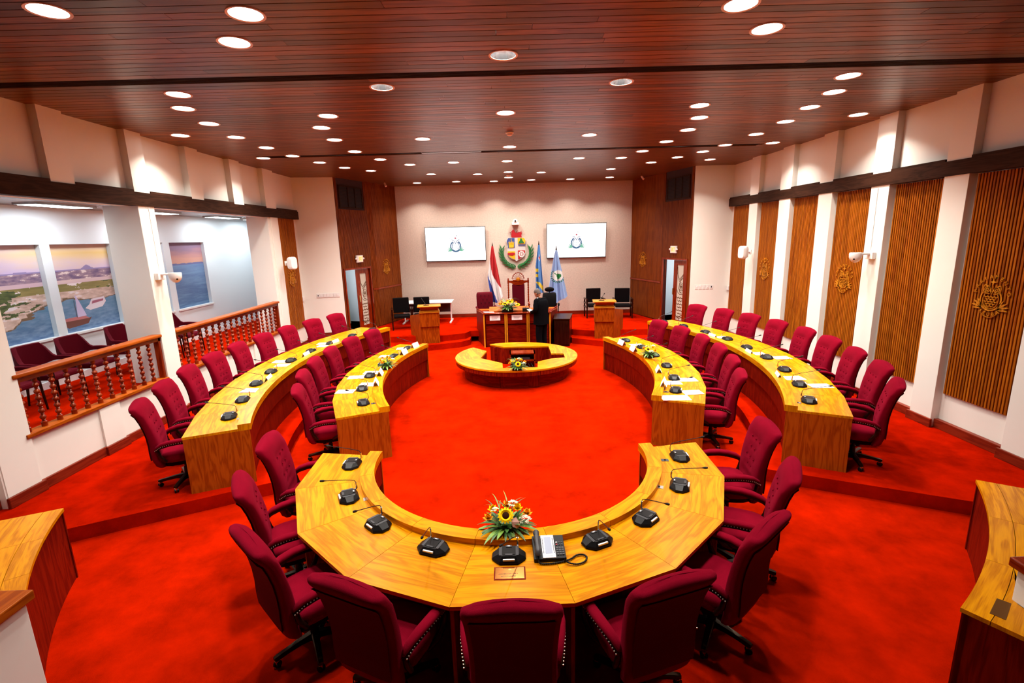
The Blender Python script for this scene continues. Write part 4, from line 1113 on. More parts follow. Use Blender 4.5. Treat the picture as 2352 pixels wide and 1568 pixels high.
M_sblue = plain('heraldic_blue', (.03, .07, .25), .5); M_syel = plain('heraldic_yellow', (.80, .42, .01), .5); M_sred = plain('heraldic_red', (.38, .006, .012), .5); M_sgrn = plain('heraldic_green', (.01, .14, .03), .5); M_swht = plain('heraldic_white', (.8, .76, .72), .5)
for nm, box_, mt in (('blue_field', (-.36, -.055, .05, .42), M_sblue), ('yellow_field', (.055, .36, .16, .42), M_syel), ('gold_field', (-.36, -.045, -.43, -.07), M_syel), ('red_field', (.055, .36, -.43, -.05), M_sred)):
    m = MB(); m.prism(clip_poly(S_, *box_), .07, .078); obj(nm, m, mt, g)
m = MB()
m.prism([(-.26, .06), (-.09, .06), (-.08, .22), (-.27, .22)], .078, .086)
for x, h in ((-.25, .30), (-.21, .27), (-.175, .40), (-.14, .28), (-.10, .29), (-.285, .27), (-.07, .26)): m.stroke([(-.175+(x+.175)*.6, .18), (x, h)], .035, .078, .088, taper=[1, .1])
obj('aloe_plant', m, M_syel, g)
m = MB(); m.prism([(.08, .20), (.10, .26), (.13, .29), (.15, .37), (.185, .39), (.21, .35), (.235, .29), (.27, .25), (.29, .20)], .078, .09); obj('green_hill', m, M_sgrn, g)
m = MB()
for yy in (.165, .125): m.stroke([(.075+.25*i/16, yy+.012*math.sin(i*1.4)) for i in range(17)], .016, .078, .086)
obj('water_lines', m, M_sblue, g)
m = MB(); m.prism([(-.32, -.13), (-.2, -.12), (-.12, -.115), (-.05, -.13), (-.05, -.18), (-.10, -.2), (-.14, -.225), (-.22, -.21), (-.32, -.19)], .078, .09); obj('clasped_hands', m, M_sred, g)
m = MB(); c_ = (.185, -.18)
m.stroke([(c_[0]+.085*math.cos(2*PI*i/20), c_[1]+.095*math.sin(2*PI*i/20)) for i in range(20)], .03, .078, .09, closed=True)
for i in range(8): a = PI*i/4; m.stroke([c_, (c_[0]+.08*math.cos(a), c_[1]+.09*math.sin(a))], .016, .078, .088); m.stroke([(c_[0]+.09*math.cos(a+.2), c_[1]+.1*math.sin(a+.2)), (c_[0]+.112*math.cos(a+.2), c_[1]+.122*math.sin(a+.2))], .03, .078, .09)
obj('cogwheel', m, M_swht, g)
m = MB(); m.prism([(-.22, .41), (-.16, .41), (-.17, .52), (-.15, .60), (-.18, .61), (-.15, .64), (-.10, .70), (-.06, .67), (-.02, .59), (.02, .565), (.10, .60), (.18, .60), (.20, .56), (.19, .46), (.21, .41)], .03, .075)
m.stroke([(.16, .6), (.2, .63), (.205, .58), (.19, .50)], .02, .03, .07); m.stroke([(.0, .59), (.04, .63), (.08, .635), (.05, .66)], .02, .03, .07); m.stroke([(-.16, .58), (-.22, .60), (-.20, .57)], .018, .03, .07)
obj('red_lion', m, M_sred, g)
for s in (-1, 1):
    m = MB(); br = [(s*(.0+.53*math.sin(a)), -.10-.53*math.cos(a)) for a in [R(3)+R(98)*i/16 for i in range(17)]]
    m.stroke(br, .018, .015, .03); wr = obj('laurel_branch', m, M_sgrn, g); k = 0
    for i in range(0, 17, 1):
        x, y = br[i]; dx = br[min(i+1, 16)][0]-br[max(0, i-1)][0]; dy = br[min(i+1, 16)][1]-br[max(0, i-1)][1]; a = math.atan2(dy, dx)
        for q, ln in (((.8, .20), (-.8, .18)) if i % 2 == 0 else ((.35, .17),)):
            m = MB(); A = a+q
            pts = [(x+ln*t_*math.cos(A-.4*q*t_), y+ln*t_*math.sin(A-.4*q*t_)) for t_ in [j/4 for j in range(5)]]
            m.stroke(pts, .040, .02+.012*(k % 3), .04+.012*(k % 3), taper=[.3, .9, 1, .7, .1]); obj('laurel_leaf', m, (M_sgrn if k % 3 else M_leafd2), wr); k += 1

# ---- flags on poles
def flag(name, label, px, py, ztop, base_z, colf, left, right, bottom, folds, seed, polez):
    t = thing(name, label, 'flag', (px, py, base_z))
    m = MB(); m.lathe([(.001, 0), (.16, 0), (.17, .02), (.12, .05), (.03, .07), (.025, .16), (.014, .17), (.013, polez-base_z), (.03, polez-base_z+.01), (.022, polez-base_z+.05), (.008, polez-base_z+.14), (.001, polez-base_z+.17)], n=14)
    obj('flag_pole', m, M_chairw, t, smooth=40)
    m = MB(); NU, NV = 44, 60
    V = {}
    for j in range(NV+1):
        v = j/NV; l = left(v); rt = right(v)
        for i in range(NU+1):
            u = i/NU; x = l+(rt-l)*u
            zb = ztop-(ztop-bottom(u))*v
            yy = -.05-.07*v*math.sin(u*folds*PI+seed)-.03*v*math.sin(u*folds*2.3*PI+seed*2)
            V[i, j] = (x, yy, zb-base_z)
    for j in range(NV):
        for i in range(NU):
            m.col = colf((i+.5)/NU, (j+.5)/NV, V[i, j][0], V[i, j][2]+base_z)
            m.quad(V[i, j], V[i, j+1], V[i+1, j+1], V[i+1, j])
    # weld
    o = obj('flag_cloth', m, M_flag, t)
    bm = bmesh.new(); bm.from_mesh(o.data); bmesh.ops.remove_doubles(bm, verts=bm.verts, dist=1e-5)
    for f in bm.faces: f.smooth = True
    bm.to_mesh(o.data); bm.free()
    return t
RED, WHT, BLU = (.42, .008, .012), (.82, .80, .80), (.02, .05, .28)
def c1(u, v, x, z):
    # red from the top along the right edge, white in the middle, blue low on the left
    r_edge = max(0.0, (v-.22)/.62)            # u where red starts
    b_edge = max(0.0, (v-.48)*1.25)           # u where blue ends
    if u > r_edge or v < .18: return RED
    if u < b_edge*.82 and v > .46: return BLU
    return WHT
flag('tricolour_flag', 'red white and blue flag on pole left of the tall chair', -.50, 17.45, 2.92, ZS, c1,
     lambda v: -.03-.17*min(1, v*1.8)+.24*max(0, v-.55), lambda v: .03+.29*v, lambda u: .98-.12*(1-abs(u-.45)*2)+.15*u, 5, 1.3, 2.88)
LB = (.09, .27, .62)
def c2(u, v, x, z):
    if (u-.62)**2*1.2+((v-.27)*3.2)**2 < .045:
        a = math.atan2((v-.27)*3.2, (u-.62)*1.1); rr = math.hypot((v-.27)*3.2, (u-.62)*1.1)
        if rr < .09+.08*abs(math.cos(2*a)): return RED
        if rr < .12+.09*abs(math.cos(2*a)): return WHT
    if (.50 < v < .56 or .62 < v < .68) and u < .45-(v-.5)*.4: return (.80, .62, .05)
    if .86 < v+.18*(1-u) < .97 and v > .78: return (.80, .62, .05)
    return (.08, .24, .58) if u > .4 else (.06, .20, .52)
flag('island_flag', 'blue flag with yellow stripes and red star right of the tall chair', 1.12, 17.35, 2.92, ZS, c2,
     lambda v: -.03-.10*min(1, v*2.2), lambda v: .03+.12*v, lambda u: 1.30-.06*u, 3, 2.1, 2.9)
def c3(u, v, x, z):
    dx, dz = x, z-1.86; dx -= .04
    r_ = math.hypot(dx/.19, dz/.19)
    if r_ < 1.0:
        # continent outline, simplified
        px, pz = dx/.19, dz/.19
        if (-.62 < px < -.1 and abs(pz-(.45-(px+.62)*.75)) < .10): return (.01, .22, .05)
        wdt = .42-.55*max(0, -(pz+.15))-.5*max(0, pz-.05)
        if -.75 < pz < .32 and abs(px-.16-(.0 if pz > -.2 else (pz+.2)*.25)) < max(.05, wdt): return (.01, .22, .05)
        return (.82, .84, .84)
    if r_ < 1.38 and dz < .17:
        a = math.atan2(dz, dx)
        if math.sin(a*22+r_*9) > -.2: return (.02, .16, .10)
    return (.28, .45, .78) if (math.sin(u*9) > -.3) else (.24, .40, .74)
flag('pale_blue_flag', 'pale blue flag with white disc, green continent and wreath', 1.72, 17.3, 2.72, ZS, c3,
     lambda v: -.03-.33*v**.8, lambda v: .03+.36*v, lambda u: .84+.42*abs(u-.35)*(1 if u > .35 else .4), 5, .7, 2.72)

# ---- lecterns
def lectern(side):
    s = 1 if side == 'left' else -1
    t = thing('lectern', 'teak lectern with flared top and golden moulding at the %s end of the steps' % side, 'lectern', (-2.33 if s > 0 else 2.83, 14.30 if s > 0 else 14.30, ZP), R(8*s))
    X = lambda x: x*s
    def pr(pts, z0, z1, mat, nm, gr=(0, 0, 1), bev=0):
        m = MB(); m.prism([(X(a), b) for a, b in pts], z0, z1); return obj(nm, m, mat, t, gr, bevel=bev)
    pr([(-.27, .02), (.27, .02), (.27, .45), (-.27, .45)], .0, .50, M_lect, 'lower_body')
    pr([(-.29, -.02), (.29, -.02), (.29, .45), (-.29, .45)], .51, .92, M_lect, 'upper_body')
    # flared outer wing with a sloping top
    m = MB(); a, b = (X(-.285), .0), (X(-.60), .62); nx, ny = (b[1]-a[1]), -(b[0]-a[0]); l = math.hypot(nx, ny); nx, ny = nx/l*.03, ny/l*.03
    q = [a, b, (b[0]+nx*s, b[1]+ny*s), (a[0]+nx*s, a[1]+ny*s)]; zt = [.90, .78, .78, .90]
    vs = [(p[0], p[1], 0) for p in q]+[(p[0], p[1], z) for p, z in zip(q, zt)]
    fs = [(3, 2, 1, 0), (4, 5, 6, 7), (0, 1, 5, 4), (1, 2, 6, 5), (2, 3, 7, 6), (3, 0, 4, 7)]
    if s < 0: fs = [f[::-1] for f in fs]
    m._add(vs, fs); obj('wing_panel', m, M_lect, t, (0, 0, 1))
    # stepped golden moulding
    for k in range(3): pr([(-.30+.012*k, -.045+.02*k), (.30-.012*k, -.045+.02*k), (.30-.012*k, .4), (-.30+.012*k, .4)], .92+.022*k, .942+.022*k, M_gold, 'moulding', (1, 0, 0), .003)
    m = MB()
    rs = []
    for z, w_, y0 in ((.985, .255, .02), (1.03, .26, .01), (1.07, .275, -.03), (1.10, .31, -.08)):
        rs.append([(-w_, y0, z), (w_, y0, z), (w_, .40, z), (-w_, .40, z)])
    m.rings(rs); obj('flared_neck', m, M_lect, t, (1, 0, 0))
    m = MB(); m.box(-.34, .34, -.11, .42, 1.10, 1.125); o = obj('reading_top', m, M_gold, t, (1, 0, 0), bevel=.005)
    m = MB(); m.tube([(X(.02)-.1, .15, 1.12), (X(-.06)-.1, .22, 1.25), (X(-.1)-.1, .25, 1.30)], .006, 6); m.tube([(X(-.1)-.1, .25, 1.30), (X(-.115)-.1, .262, 1.335)], .013, 8); m.box(-.16, -.0, .1, .2, 1.125, 1.14)
    mt = thing('lectern_microphone', 'thin gooseneck microphone on the %s lectern' % side, 'microphone', (t.location.x, t.location.y, t.location.z), R(8*s)); obj('gooseneck', m, M_black, mt, smooth=50)
lectern('left'); lectern('right')

# ---- podium desk: three bays on the floor before the stage
t = thing('podium_desk', 'tall three-bay mahogany presiding desk with pale vertical strips', 'desk', (.25, 14.8, 0))
F0, F1, PY = -.73, 1.22, 14.30
m = MB(); m.prism([(F0+.02, PY+.06), (F1-.02, PY+.06), (F1-.02, PY+.09), (F0+.02, PY+.09)], 0, .98); obj('front_core', m, M_front, t, (1, 0, 0), world=True)
for i in range(3):
    x0 = F0+.65*i+.05; x1 = F0+.65*(i+1)-.05
    m = MB(); m.box(x0, x1, PY+.03, PY+.06, .02, .66); obj('lower_panel', m, M_front, t, (1, 0, 0), world=True, bevel=.004)
    m = MB(); m.box(x0, x1, PY+.0, PY+.06, .70, .97); obj('upper_panel', m, M_front, t, (1, 0, 0), world=True, bevel=.004)
for i in range(4):
    x = F0+.65*i
    m = MB(); m.box(x-.045, x-.006, PY-.02, PY+.04, 0, 1.0); m.box(x+.006, x+.045, PY-.02, PY+.04, 0, 1.0)
    if i in (0, 3): m = MB(); m.box(x-.02, x+.02, PY-.02, PY+.04, 0, 1.0)
    obj('vertical_strip', m, M_strip, t, (0, 0, 1), world=True)
for a, b in (((F0-.0, PY+.02), (-1.02, 15.45)), ((F1+.0, PY+.02), (1.56, 15.45))):
    s = 1 if b[0] > a[0] else -1
    m = MB(); m.prism([a, b, (b[0]-s*.03, b[1]), (a[0]-s*.03, a[1]+.03)], 0, 1.04); obj('side_panel', m, M_front, t, (0, 0, 1), world=True)
m = MB(); m.prism([(F0-.03, PY-.05), (F1+.03, PY-.05), (F1+.2, PY+.62), (F0-.17, PY+.62)], 1.0, 1.03); obj('top', m, M_rail, t, (1, 0, 0), world=True, bevel=.004)
m = MB(); m.prism([(F0-.17, PY+.62), (F1+.2, PY+.62), (1.56, 15.45), (-1.02, 15.45)], .97, 1.0); obj('writing_surface', m, M_side, t, (1, 0, 0), world=True)
for x0, x1 in ((-.58, -.16), (.12, .62), (.80, 1.15)):
    m = MB(); vs = []
    y0, y1 = PY+.25, PY+.58
    m._add([(x0, y0, 1.03), (x1, y0, 1.03), (x1, y1, 1.03), (x0, y1, 1.03), (x0, y0, 1.05), (x1, y0, 1.05), (x1, y1, 1.14), (x0, y1, 1.14)], [(3, 2, 1, 0), (4, 5, 6, 7), (0, 1, 5, 4), (1, 2, 6, 5), (2, 3, 7, 6), (3, 0, 4, 7)])
    obj('slanted_shelf', m, M_side, t, (1, 0, 0), world=True)
# name plates fixed on the podium front
for x, lb, w_ in ((-.405, 'white name card on the left bay of the presiding desk', .31), (.245, 'white name card on the middle bay of the presiding desk', .31), (.90, 'white name card on the right bay, half hidden by the man', .31)):
    m = MB(); m.box(x-w_/2, x+w_/2, PY-.006, PY-.001, .81, .955); m.mi = 1
    for k, (a, b) in enumerate(((.35, .85), (.2, .6), (.3, .4))): m.box(x-w_*.32, x+w_*.32*(1-.2*k), PY-.0075, PY-.006, .915-.03*k, .923-.03*k)
    tag(obj('name_card', m, [M_paper, M_txt]), lb, 'name card', 'name cards on the presiding desk')
m = MB(); m.prism([(-.70, 14.42), (-.42, 14.40), (-.46, 14.60), (-.80, 14.62)], 1.031, 1.034); tag(obj('paper_sheet', m, M_paper), 'white paper sheet on the left corner of the presiding desk', 'paper')
m = MB(); m.box(-.2, .02, 14.40, 14.55, 1.031, 1.075); tag(obj('podium_microphone_base', m, M_black, bevel=.01), 'black microphone base left of podium flowers', 'microphone')
m = MB(); m.box(.42, .62, 14.42, 14.60, 1.031, 1.13); m.tube([(.5, 14.5, 1.12), (.55, 14.55, 1.2)], .006, 6); tag(obj('podium_device', m, M_black, bevel=.012), 'black device on the presiding desk beside the man', 'device')
# dark cabinet
t = thing('side_cabinet', 'black-brown wooden cabinet at the right end of the presiding desk', 'cabinet', (1.65, 14.6, 0))
A_ = [(1.33, 14.22), (1.78, 14.14), (1.98, 15.12), (1.45, 15.2)]
m = MB(); m.prism(A_, 0, .80); obj('carcass', m, M_chairw, t, (0, 0, 1), world=True)
m = MB(); m.prism([(1.315, 14.20), (1.79, 14.115), (2.0, 15.13), (1.44, 15.22)], .80, .83); obj('top', m, M_chairw, t, (1, 0, 0), world=True, bevel=.004)
m = MB(); m.prism([(1.36, 14.205), (1.75, 14.137), (1.748, 14.125), (1.358, 14.193)], .06, .76); obj('door', m, M_chairw, t, (0, 0, 1), world=True)

# ---- tall carved presiding chair
t = thing('throne_chair', 'tall carved presiding chair with shell crest and red back', 'chair', (.355, 16.45, ZS))
m = MB(); m.box(-.21, .21, .09, .14, .45, 1.30); obj('back_cushion', m, M_fabd, t, bevel=.02)
for s in (-1, 1):
    m = MB(); prof = [(.03, 0)]
    for i in range(34): z = .02+i*.040; prof.append((.020+.010*(i % 2), z))
    prof += [(.032, 1.38), (.032, 1.44), (.018, 1.45), (.026, 1.47), (.02, 1.50), (.001, 1.51)]
    m.lathe(prof, (s*.335, .12, 0), n=10); obj('twisted_post', m, M_rail, t, (0, 0, 1), smooth=50)
    m = MB(); m.tube([(s*.335, .08, .68), (s*.34, -.15, .70), (s*.345, -.36, .66)], .03, 8); obj('armrest', m, M_rail, t, (0, 1, 0), smooth=50)
    m = MB(); m.tube([(s*.33, -.34, 0), (s*.33, -.34, .66)], .03, 8); obj('front_leg', m, M_rail, t, (0, 0, 1), smooth=50)
m = MB(); m.prism([(-.335, 1.42), (.335, 1.42), (.335, 1.36), (.23, 1.34), (.17, 1.30), (0, 1.25), (-.17, 1.30), (-.23, 1.34), (-.335, 1.36)], 0, .05)
m.tf(Matrix(((1, 0, 0, 0), (0, 0, 1, .09), (0, 1, 0, 0), (0, 0, 0, 1)))); 
for f in m.f: f.reverse()
obj('top_rail', m, M_rail, t, (1, 0, 0))
FM = Matrix(((1, 0, 0, 0), (0, 0, -1, .13), (0, 1, 0, 1.43), (0, 0, 0, 1)))
m = MB(); m.stroke([(.19*math.cos(a), .04+.21*math.sin(a)) for a in [PI*i/20 for i in range(21)]], .018, 0, .04)
for i in range(9): a = PI*(i+.5)/9; m.stroke([(.06*math.cos(a), .03+.06*math.sin(a)), (.18*math.cos(a), .04+.2*math.sin(a))], .014, 0, .035)
for i in range(9): a = PI*(i+.5)/9; m.stroke([(.19*math.cos(a)+.026*math.cos(b), .04+.2*math.sin(a)+.026*math.sin(b)) for b in [a-PI/2+PI*j/6 for j in range(7)]], .012, 0, .035)
m.stroke([(-.18, .0), (.18, .0)], .04, 0, .05); m.tf(FM); sh = obj('shell_crest', m, M_rail, t, (0, 0, 1))
m = MB(); m.ell((0, 0, 0), .07, .07, .03, 14, 6); m.tf(FM @ Matrix.Translation((0, .03, .035))); obj('rosette', m, M_gold, sh, smooth=60)
m = MB(); m.box(-.29, .29, -.34, .12, .38, .48); obj('seat', m, M_fabd, t, bevel=.03)
m = MB(); m.box(-.31, .31, -.36, .14, .30, .38); obj('seat_rail', m, M_rail, t, (1, 0, 0))
# maroon high chair left of it (same family as the members' chairs, without the rolled top)
def stage_chair(x, y, rz, label, mat, headrest=False, w_=.27, zt=1.14):
    t = thing('office_chair', label, 'chair', (x, y, ZS), rz)
    m = MB(); rs = []
    for z, yc, hw, th in ((.42, .22, w_*.85, .03), (.45, .235, w_*.95, .045), (.6, .245, w_, .05), (.8, .26, w_, .05), (zt-.12, .285, w_, .045), (zt-.04, .30, w_*.96, .04), (zt, .305, w_*.85, .02)):
        r = []
        for k in range(28):
            px, py = se(2*PI*k/28, hw, th, 3.6)
            r.append((px, yc+py, z))
        rs.append(r)
    m.rings(rs); bk = obj('backrest', m, mat, t, smooth=60)
    if not headrest:
        m = MB()
        for z, xs in ((1.02, (-1, 0, 1)), (.90, (-.5, .5)), (.78, (-1, 0, 1)), (.66, (-.5, .5))):
            for q in xs: m.ell((q*.13, .205+(.02 if z > .9 else 0), z), .014, .012, .014, 8, 4)
        obj('tufting_buttons', m, M_blackm, bk, kind='stuff')
    m = MB(); m.box(-.26, .26, -.27, .22, .40, .50); obj('seat', m, mat, t, bevel=.035)
    for s in (-1, 1):
        m = MB(); m.tube([(s*.29, .2, .64), (s*.31, .0, .68), (s*.31, -.2, .66)], .03, 8); m.tube([(s*.30, -.1, .66), (s*.29, -.05, .42)], .018, 6); obj('armrest', m, mat, t, smooth=50)
    m = MB(); m.lathe([(.001, .06), (.05, .06), (.03, .12), (.025, .40), (.001, .40)], n=12); obj('column', m, M_black, t, smooth=40)
    for k in range(5):
        a = R(90+72*k); m = MB(); m.tube([(0, 0, .09), (.3*math.cos(a), .3*math.sin(a), .07)], [.03, .02], 6); lg = obj('base_leg', m, M_chairw, t); m = MB(); m.ell((.3*math.cos(a), .3*math.sin(a), .028), .028, .028, .028, 8, 6); obj('caster', m, M_black, lg, smooth=60)
    if headrest:
        m = MB(); m.ell((0, .30, zt+.10), .16, .05, .085, 16, 8); m.tube([(0, .31, zt-.05), (0, .33, zt+.1)], .015, 6); obj('headrest', m, M_blackm, t, smooth=60)
    return t
stage_chair(-.72, 15.75, R(10), 'maroon tufted chair behind the left end of the presiding desk', M_fabd, zt=1.12)
stage_chair(1.35, 16.0, R(-6), 'black office chair with headrest behind the standing man', M_blackm, True, w_=.23, zt=1.02)
# black wood armchairs by the walls
def black_armchair(x, y, rz, label, group):
    t = thing('black_armchair', label, 'chair', (x, y, ZS), rz, group)
    m = MB(); m.box(-.26, .26, .20, .26, .50, 1.0); obj('backrest', m, M_blackm, t, bevel=.02)
    m = MB(); m.box(-.26, .26, -.25, .20, .38, .47); obj('seat', m, M_blackm, t, bevel=.02)
    for sx in (-1, 1):
        for sy in (-.24, .24): m = MB(); m.box(sx*.31-.02, sx*.31+.02, sy-.02, sy+.02, 0, .66); obj('leg', m, M_chairw, t, (0, 0, 1))
        for z in (.64, .50, .36): m = MB(); m.box(sx*.31-.03, sx*.31+.03, -.27, .27, z, z+.035); obj('arm_rail', m, M_chairw, t, (0, 1, 0))
black_armchair(3.05, 17.2, R(2), 'black armchair by the back wall, left behind the right lectern', 'black armchairs on the stage')
black_armchair(4.0, 17.0, R(-8), 'black armchair in the right stage corner by the cladding', 'black armchairs on the stage')
black_armchair(-3.5, 15.95, R(14), 'black armchair in the left stage corner by the cladding', 'black armchairs on the stage')
black_armchair(-2.85, 16.0, R(8), 'black armchair just behind the left lectern', 'black armchairs on the stage')
t = thing('white_table', 'white folding table with steel legs behind the left lectern', 'table', (-2.8, 17.15, ZS))
m = MB(); m.box(-.95, .85, -.42, .42, .70, .73); obj('tabletop', m, M_tablew, t, bevel=.004)
for sx in (-.85, .78):
    m = MB(); m.box(sx-.02, sx+.02, -.03, .03, .03, .70); m.box(sx-.025, sx+.025, -.40, .40, 0, .04); obj('leg', m, M_white, t)
m = MB(); m.box(-.85, .78, -.02, .0, .35, .68); obj('modesty_panel', m, M_grey, t)
# ================================================================== GALLERY RAILINGS
def railing(label, y0, y1, ys):
    t = thing('balustrade', label, 'railing', (-6.12, (y0+y1)/2, .90))
    m = MB(); m.box(-6.22, -6.03, y0, y1, .90, .945); obj('bottom_rail', m, M_side, t, (0, 1, 0), world=True, bevel=.006)
    m = MB(); rs = []
    m.box(-6.21, -6.03, y0, y1, 1.665, 1.715); obj('handrail', m, M_side, t, (0, 1, 0), world=True, bevel=.014)
    m = MB(); m.box(-6.16, -6.08, y0, y1, 1.60, 1.665); obj('under_rail', m, M_rail, t, (0, 1, 0), world=True)
    m = MB(); m.box(-6.17, -6.08, y1-.05, y1, .945, 1.665); obj('end_post', m, M_rail, t, (0, 0, 1), world=True)
    m = MB(); prof = [(.034, 0), (.034, .06), (.018, .07)]
    for k in range(6):
        z = .075+k*.087
        prof += [(.016, z), (.024, z+.008), (.016, z+.016), (.030, z+.03), (.036, z+.048), (.030, z+.066), (.016, z+.080)]
    prof += [(.016, .60), (.03, .61), (.03, .655)]
    m.lathe(prof, n=12); first = None
    for y in ys:
        if first is None: first = obj('baluster', m, M_rail, t, (0, 0, 1), smooth=35); o = first
        else: o = first.copy(); C.objects.link(o); o.parent = t
        o.location = (0, y-(y0+y1)/2, .045)
railing('turned mahogany balustrade of the nearer gallery opening', 5.79, 8.42, [5.90+.2262*i for i in range(11)])
railing('turned mahogany balustrade of the farther gallery opening', 8.80, 12.93, [8.90+.2262*i for i in range(18)])

def tub_chair():
    t = thing('visitor_chair', '', 'chair', (0, 0, 0))          # faces +Y
    m = MB(); n = 24; rs = []
    def band(z, k, dep=0): pass
    pts = []
    for i in range(n+1):
        a = PI*(i/n)          # from +x front, around the back to -x front
        x, y = se(a, .31, .24, 3.0); y = -.03-y
        bk = math.sin(a); k = max(0, min(1, (bk-.55)/.25)); k = k*k*(3-2*k)
        top = .67+.24*k; bot = .60-.05*k
        pts.append((x, y-.08*k, top, bot))
    pts = [(.315, .26, .655, .615), (.315, .10, .66, .60)]+pts+[(-.315, .10, .66, .60), (-.315, .26, .655, .615)]
    m2 = []
    for i, p in enumerate(pts):
        a = pts[max(i-1, 0)]; b = pts[min(i+1, len(pts)-1)]; dx, dy = b[0]-a[0], b[1]-a[1]; l = math.hypot(dx, dy); nx, ny = dy/l*.028, -dx/l*.028
        m2.append([Vector((p[0]-nx, p[1]-ny, p[3])), Vector((p[0]+nx, p[1]+ny, p[3])), Vector((p[0]+nx*1.1, p[1]+ny*1.1, p[2]-.01)), Vector((p[0], p[1], p[2])), Vector((p[0]-nx, p[1]-ny, p[2]-.01))])
    m.rings(m2); obj('tub_back', m, M_fabd, t, smooth=50)
    m = MB(); m.box(-.25, .25, -.22, .25, .38, .47); obj('seat', m, M_fabd, t, bevel=.03)
    for sx in (-1, 1):
        for sy in (-.2, .22):
            m = MB(); m.tube([(sx*.24, sy, .40 if sy < 0 else .62), (sx*.27, sy*1.1, 0)], [.022, .014], 6); obj('leg', m, M_chairw, t, (0, 0, 1))
    return t
tc = tub_chair()
for i, y in enumerate((6.10, 6.82, 7.55, 8.27, 9.30, 10.02, 10.75)):
    lb = ['leftmost maroon visitor chair behind the nearer balustrade', 'maroon visitor chair behind the nearer balustrade, second from left', 'maroon visitor chair under the sailing boat mural', 'maroon visitor chair beside the white gallery column',
          'maroon visitor chair just past the white gallery column', 'maroon visitor chair under the sea mural, second past the column', 'last maroon visitor chair of the gallery row'][i]
    if i == 0: tc.location = (-7.22, y, ZG); tc.rotation_euler = (0, 0, R(-90)); tc['label'] = lb; tc['group'] = 'visitor chairs in the gallery'
    else: dup(tc, (-7.22, y, ZG), R(-90), lb, 'visitor chairs in the gallery')

# ---- photographic murals (flat prints in the recesses)
def mix(a, b, t): t = max(0, min(1, t)); return tuple(a[i]+(b[i]-a[i])*t for i in range(3))
def fb(x, y, s=1.0, o=4):
    v = 0; amp = .5
    for k in range(o): v += amp*noise.noise(Vector((x*s, y*s, 3.7+k))); s *= 2.1; amp *= .55
    return v
def coast(u, v):
    """u 0..1 left to right across the two prints (each half), v 0 bottom..1 top"""
    n1 = fb(u*3, v*9); n2 = fb(u*14, v*30, 1.0)
    hz = .70
    if v > hz+.01*n1:
        t = (v-hz)/(1-hz)
        c = mix((.62, .50, .72), (.80, .62, .45), t*1.6+n1*.7)
        c = mix(c, (.78, .55, .20), max(0, 1-abs(t-.66)*3.2)*(.35+.65*u)+n1*.3)
        c = mix(c, (.40, .26, .36), max(0, t-.72)*2.4)
        if u < .5: c = mix(c, (.42, .30, .52), .55-u)
        pk = .045*math.exp(-((u-.80)/.035)**2)+.018*math.exp(-((u-.12)/.06)**2)+.012*math.exp(-((u-.35)/.05)**2)
        if v < hz+pk+.012: c = (.28, .22, .42)
        return c
    if v > .60:
        c = mix((.16, .10, .20), (.42, .28, .32), .5+n2*2)
        if n2 > .22: c = (.75, .62, .60)
        return c
    if v > .555: return mix((.62, .42, .50), (.72, .55, .52), .5+n1)
    shore = .10+.30*u+.10*math.sin(u*9)+.10*n1+(.12 if u < .18 else 0)-.02
    shore = .30+.13*(u-.3)+.07*math.sin(u*11+1)+.12*n1
    if u < .30: shore = max(.0, shore-(.30-u)*1.5)
    if v > shore:
        c = mix((.50, .34, .27), (.78, .58, .50), .5+n2*1.6)
        if v > .47: c = mix((.20, .17, .05), (.36, .28, .10), .5+n1*2)
        if n1 > .10 and v > shore+.05: c = mix((.04, .07, .02), (.12, .15, .04), .5+n2*2)
        if n2 > .25: c = (.80, .70, .72)
        if v < shore+.02: c = (.18, .11, .06)
        return c
    return mix(mix((.06, .12, .26), (.12, .28, .42), v*2.5), (.22, .33, .5), .35+n2*1.1)
def sea(u, v):
    n1 = fb(u*2, v*16); n2 = fb(u*10, v*60)
    if v > .66:
        t = (v-.66)/.34; c = mix((.62, .32, .24), (.55, .24, .20), t*2); c = mix(c, (.24, .14, .22), (t-.35)*2+n1*.8)
        if t < .07+.05*n2: c = (.14, .14, .30)
        return c
    return mix(mix((.05, .11, .24), (.14, .22, .42), v*1.5), (.20, .34, .52), .2+n1*.9+n2*.5)
def mural(name, label, y0, y1, fn, u0, u1, nx=110, nz=140):
    m = MB(); 
    for j in range(nz):
        for i in range(nx):
            u = (i+.5)/nx; v = (j+.5)/nz
            m.col = fn(u0+(u1-u0)*u, v)
            a, b = y0+(y1-y0)*i/nx, y0+(y1-y0)*(i+1)/nx; c, d = WZ0+(WZ1-WZ0)*j/nz, WZ0+(WZ1-WZ0)*(j+1)/nz
            m.quad((-8.085, a, c), (-8.085, b, c), (-8.085, b, d), (-8.085, a, d))
    m.col = (.5, .5, .5); m.box(-8.11, -8.09, y0, y1, WZ0, WZ1)
    return tag(obj(name, m, M_paint), label, 'mural', 'photo murals in the gallery recesses')
mural('photo_mural', 'printed coast mural at the left edge of the picture, farthest left recess', *WIN[0], coast, -.4, 0.0, 30, 40)
mural('photo_mural', 'printed coast mural with rocky shore and bay, left of the white mullion', *WIN[1], coast, 0, .48)
m2_ = mural('photo_mural', 'printed coast mural with sailing boat and yacht', *WIN[2], coast, .52, 1.0)
mural('photo_mural', 'printed mural hidden mostly behind the gallery column', *WIN[3], sea, 0, .5, 30, 40)
mural('photo_mural', 'printed blue sea mural under a pink evening sky', *WIN[4], sea, .5, 1.0)
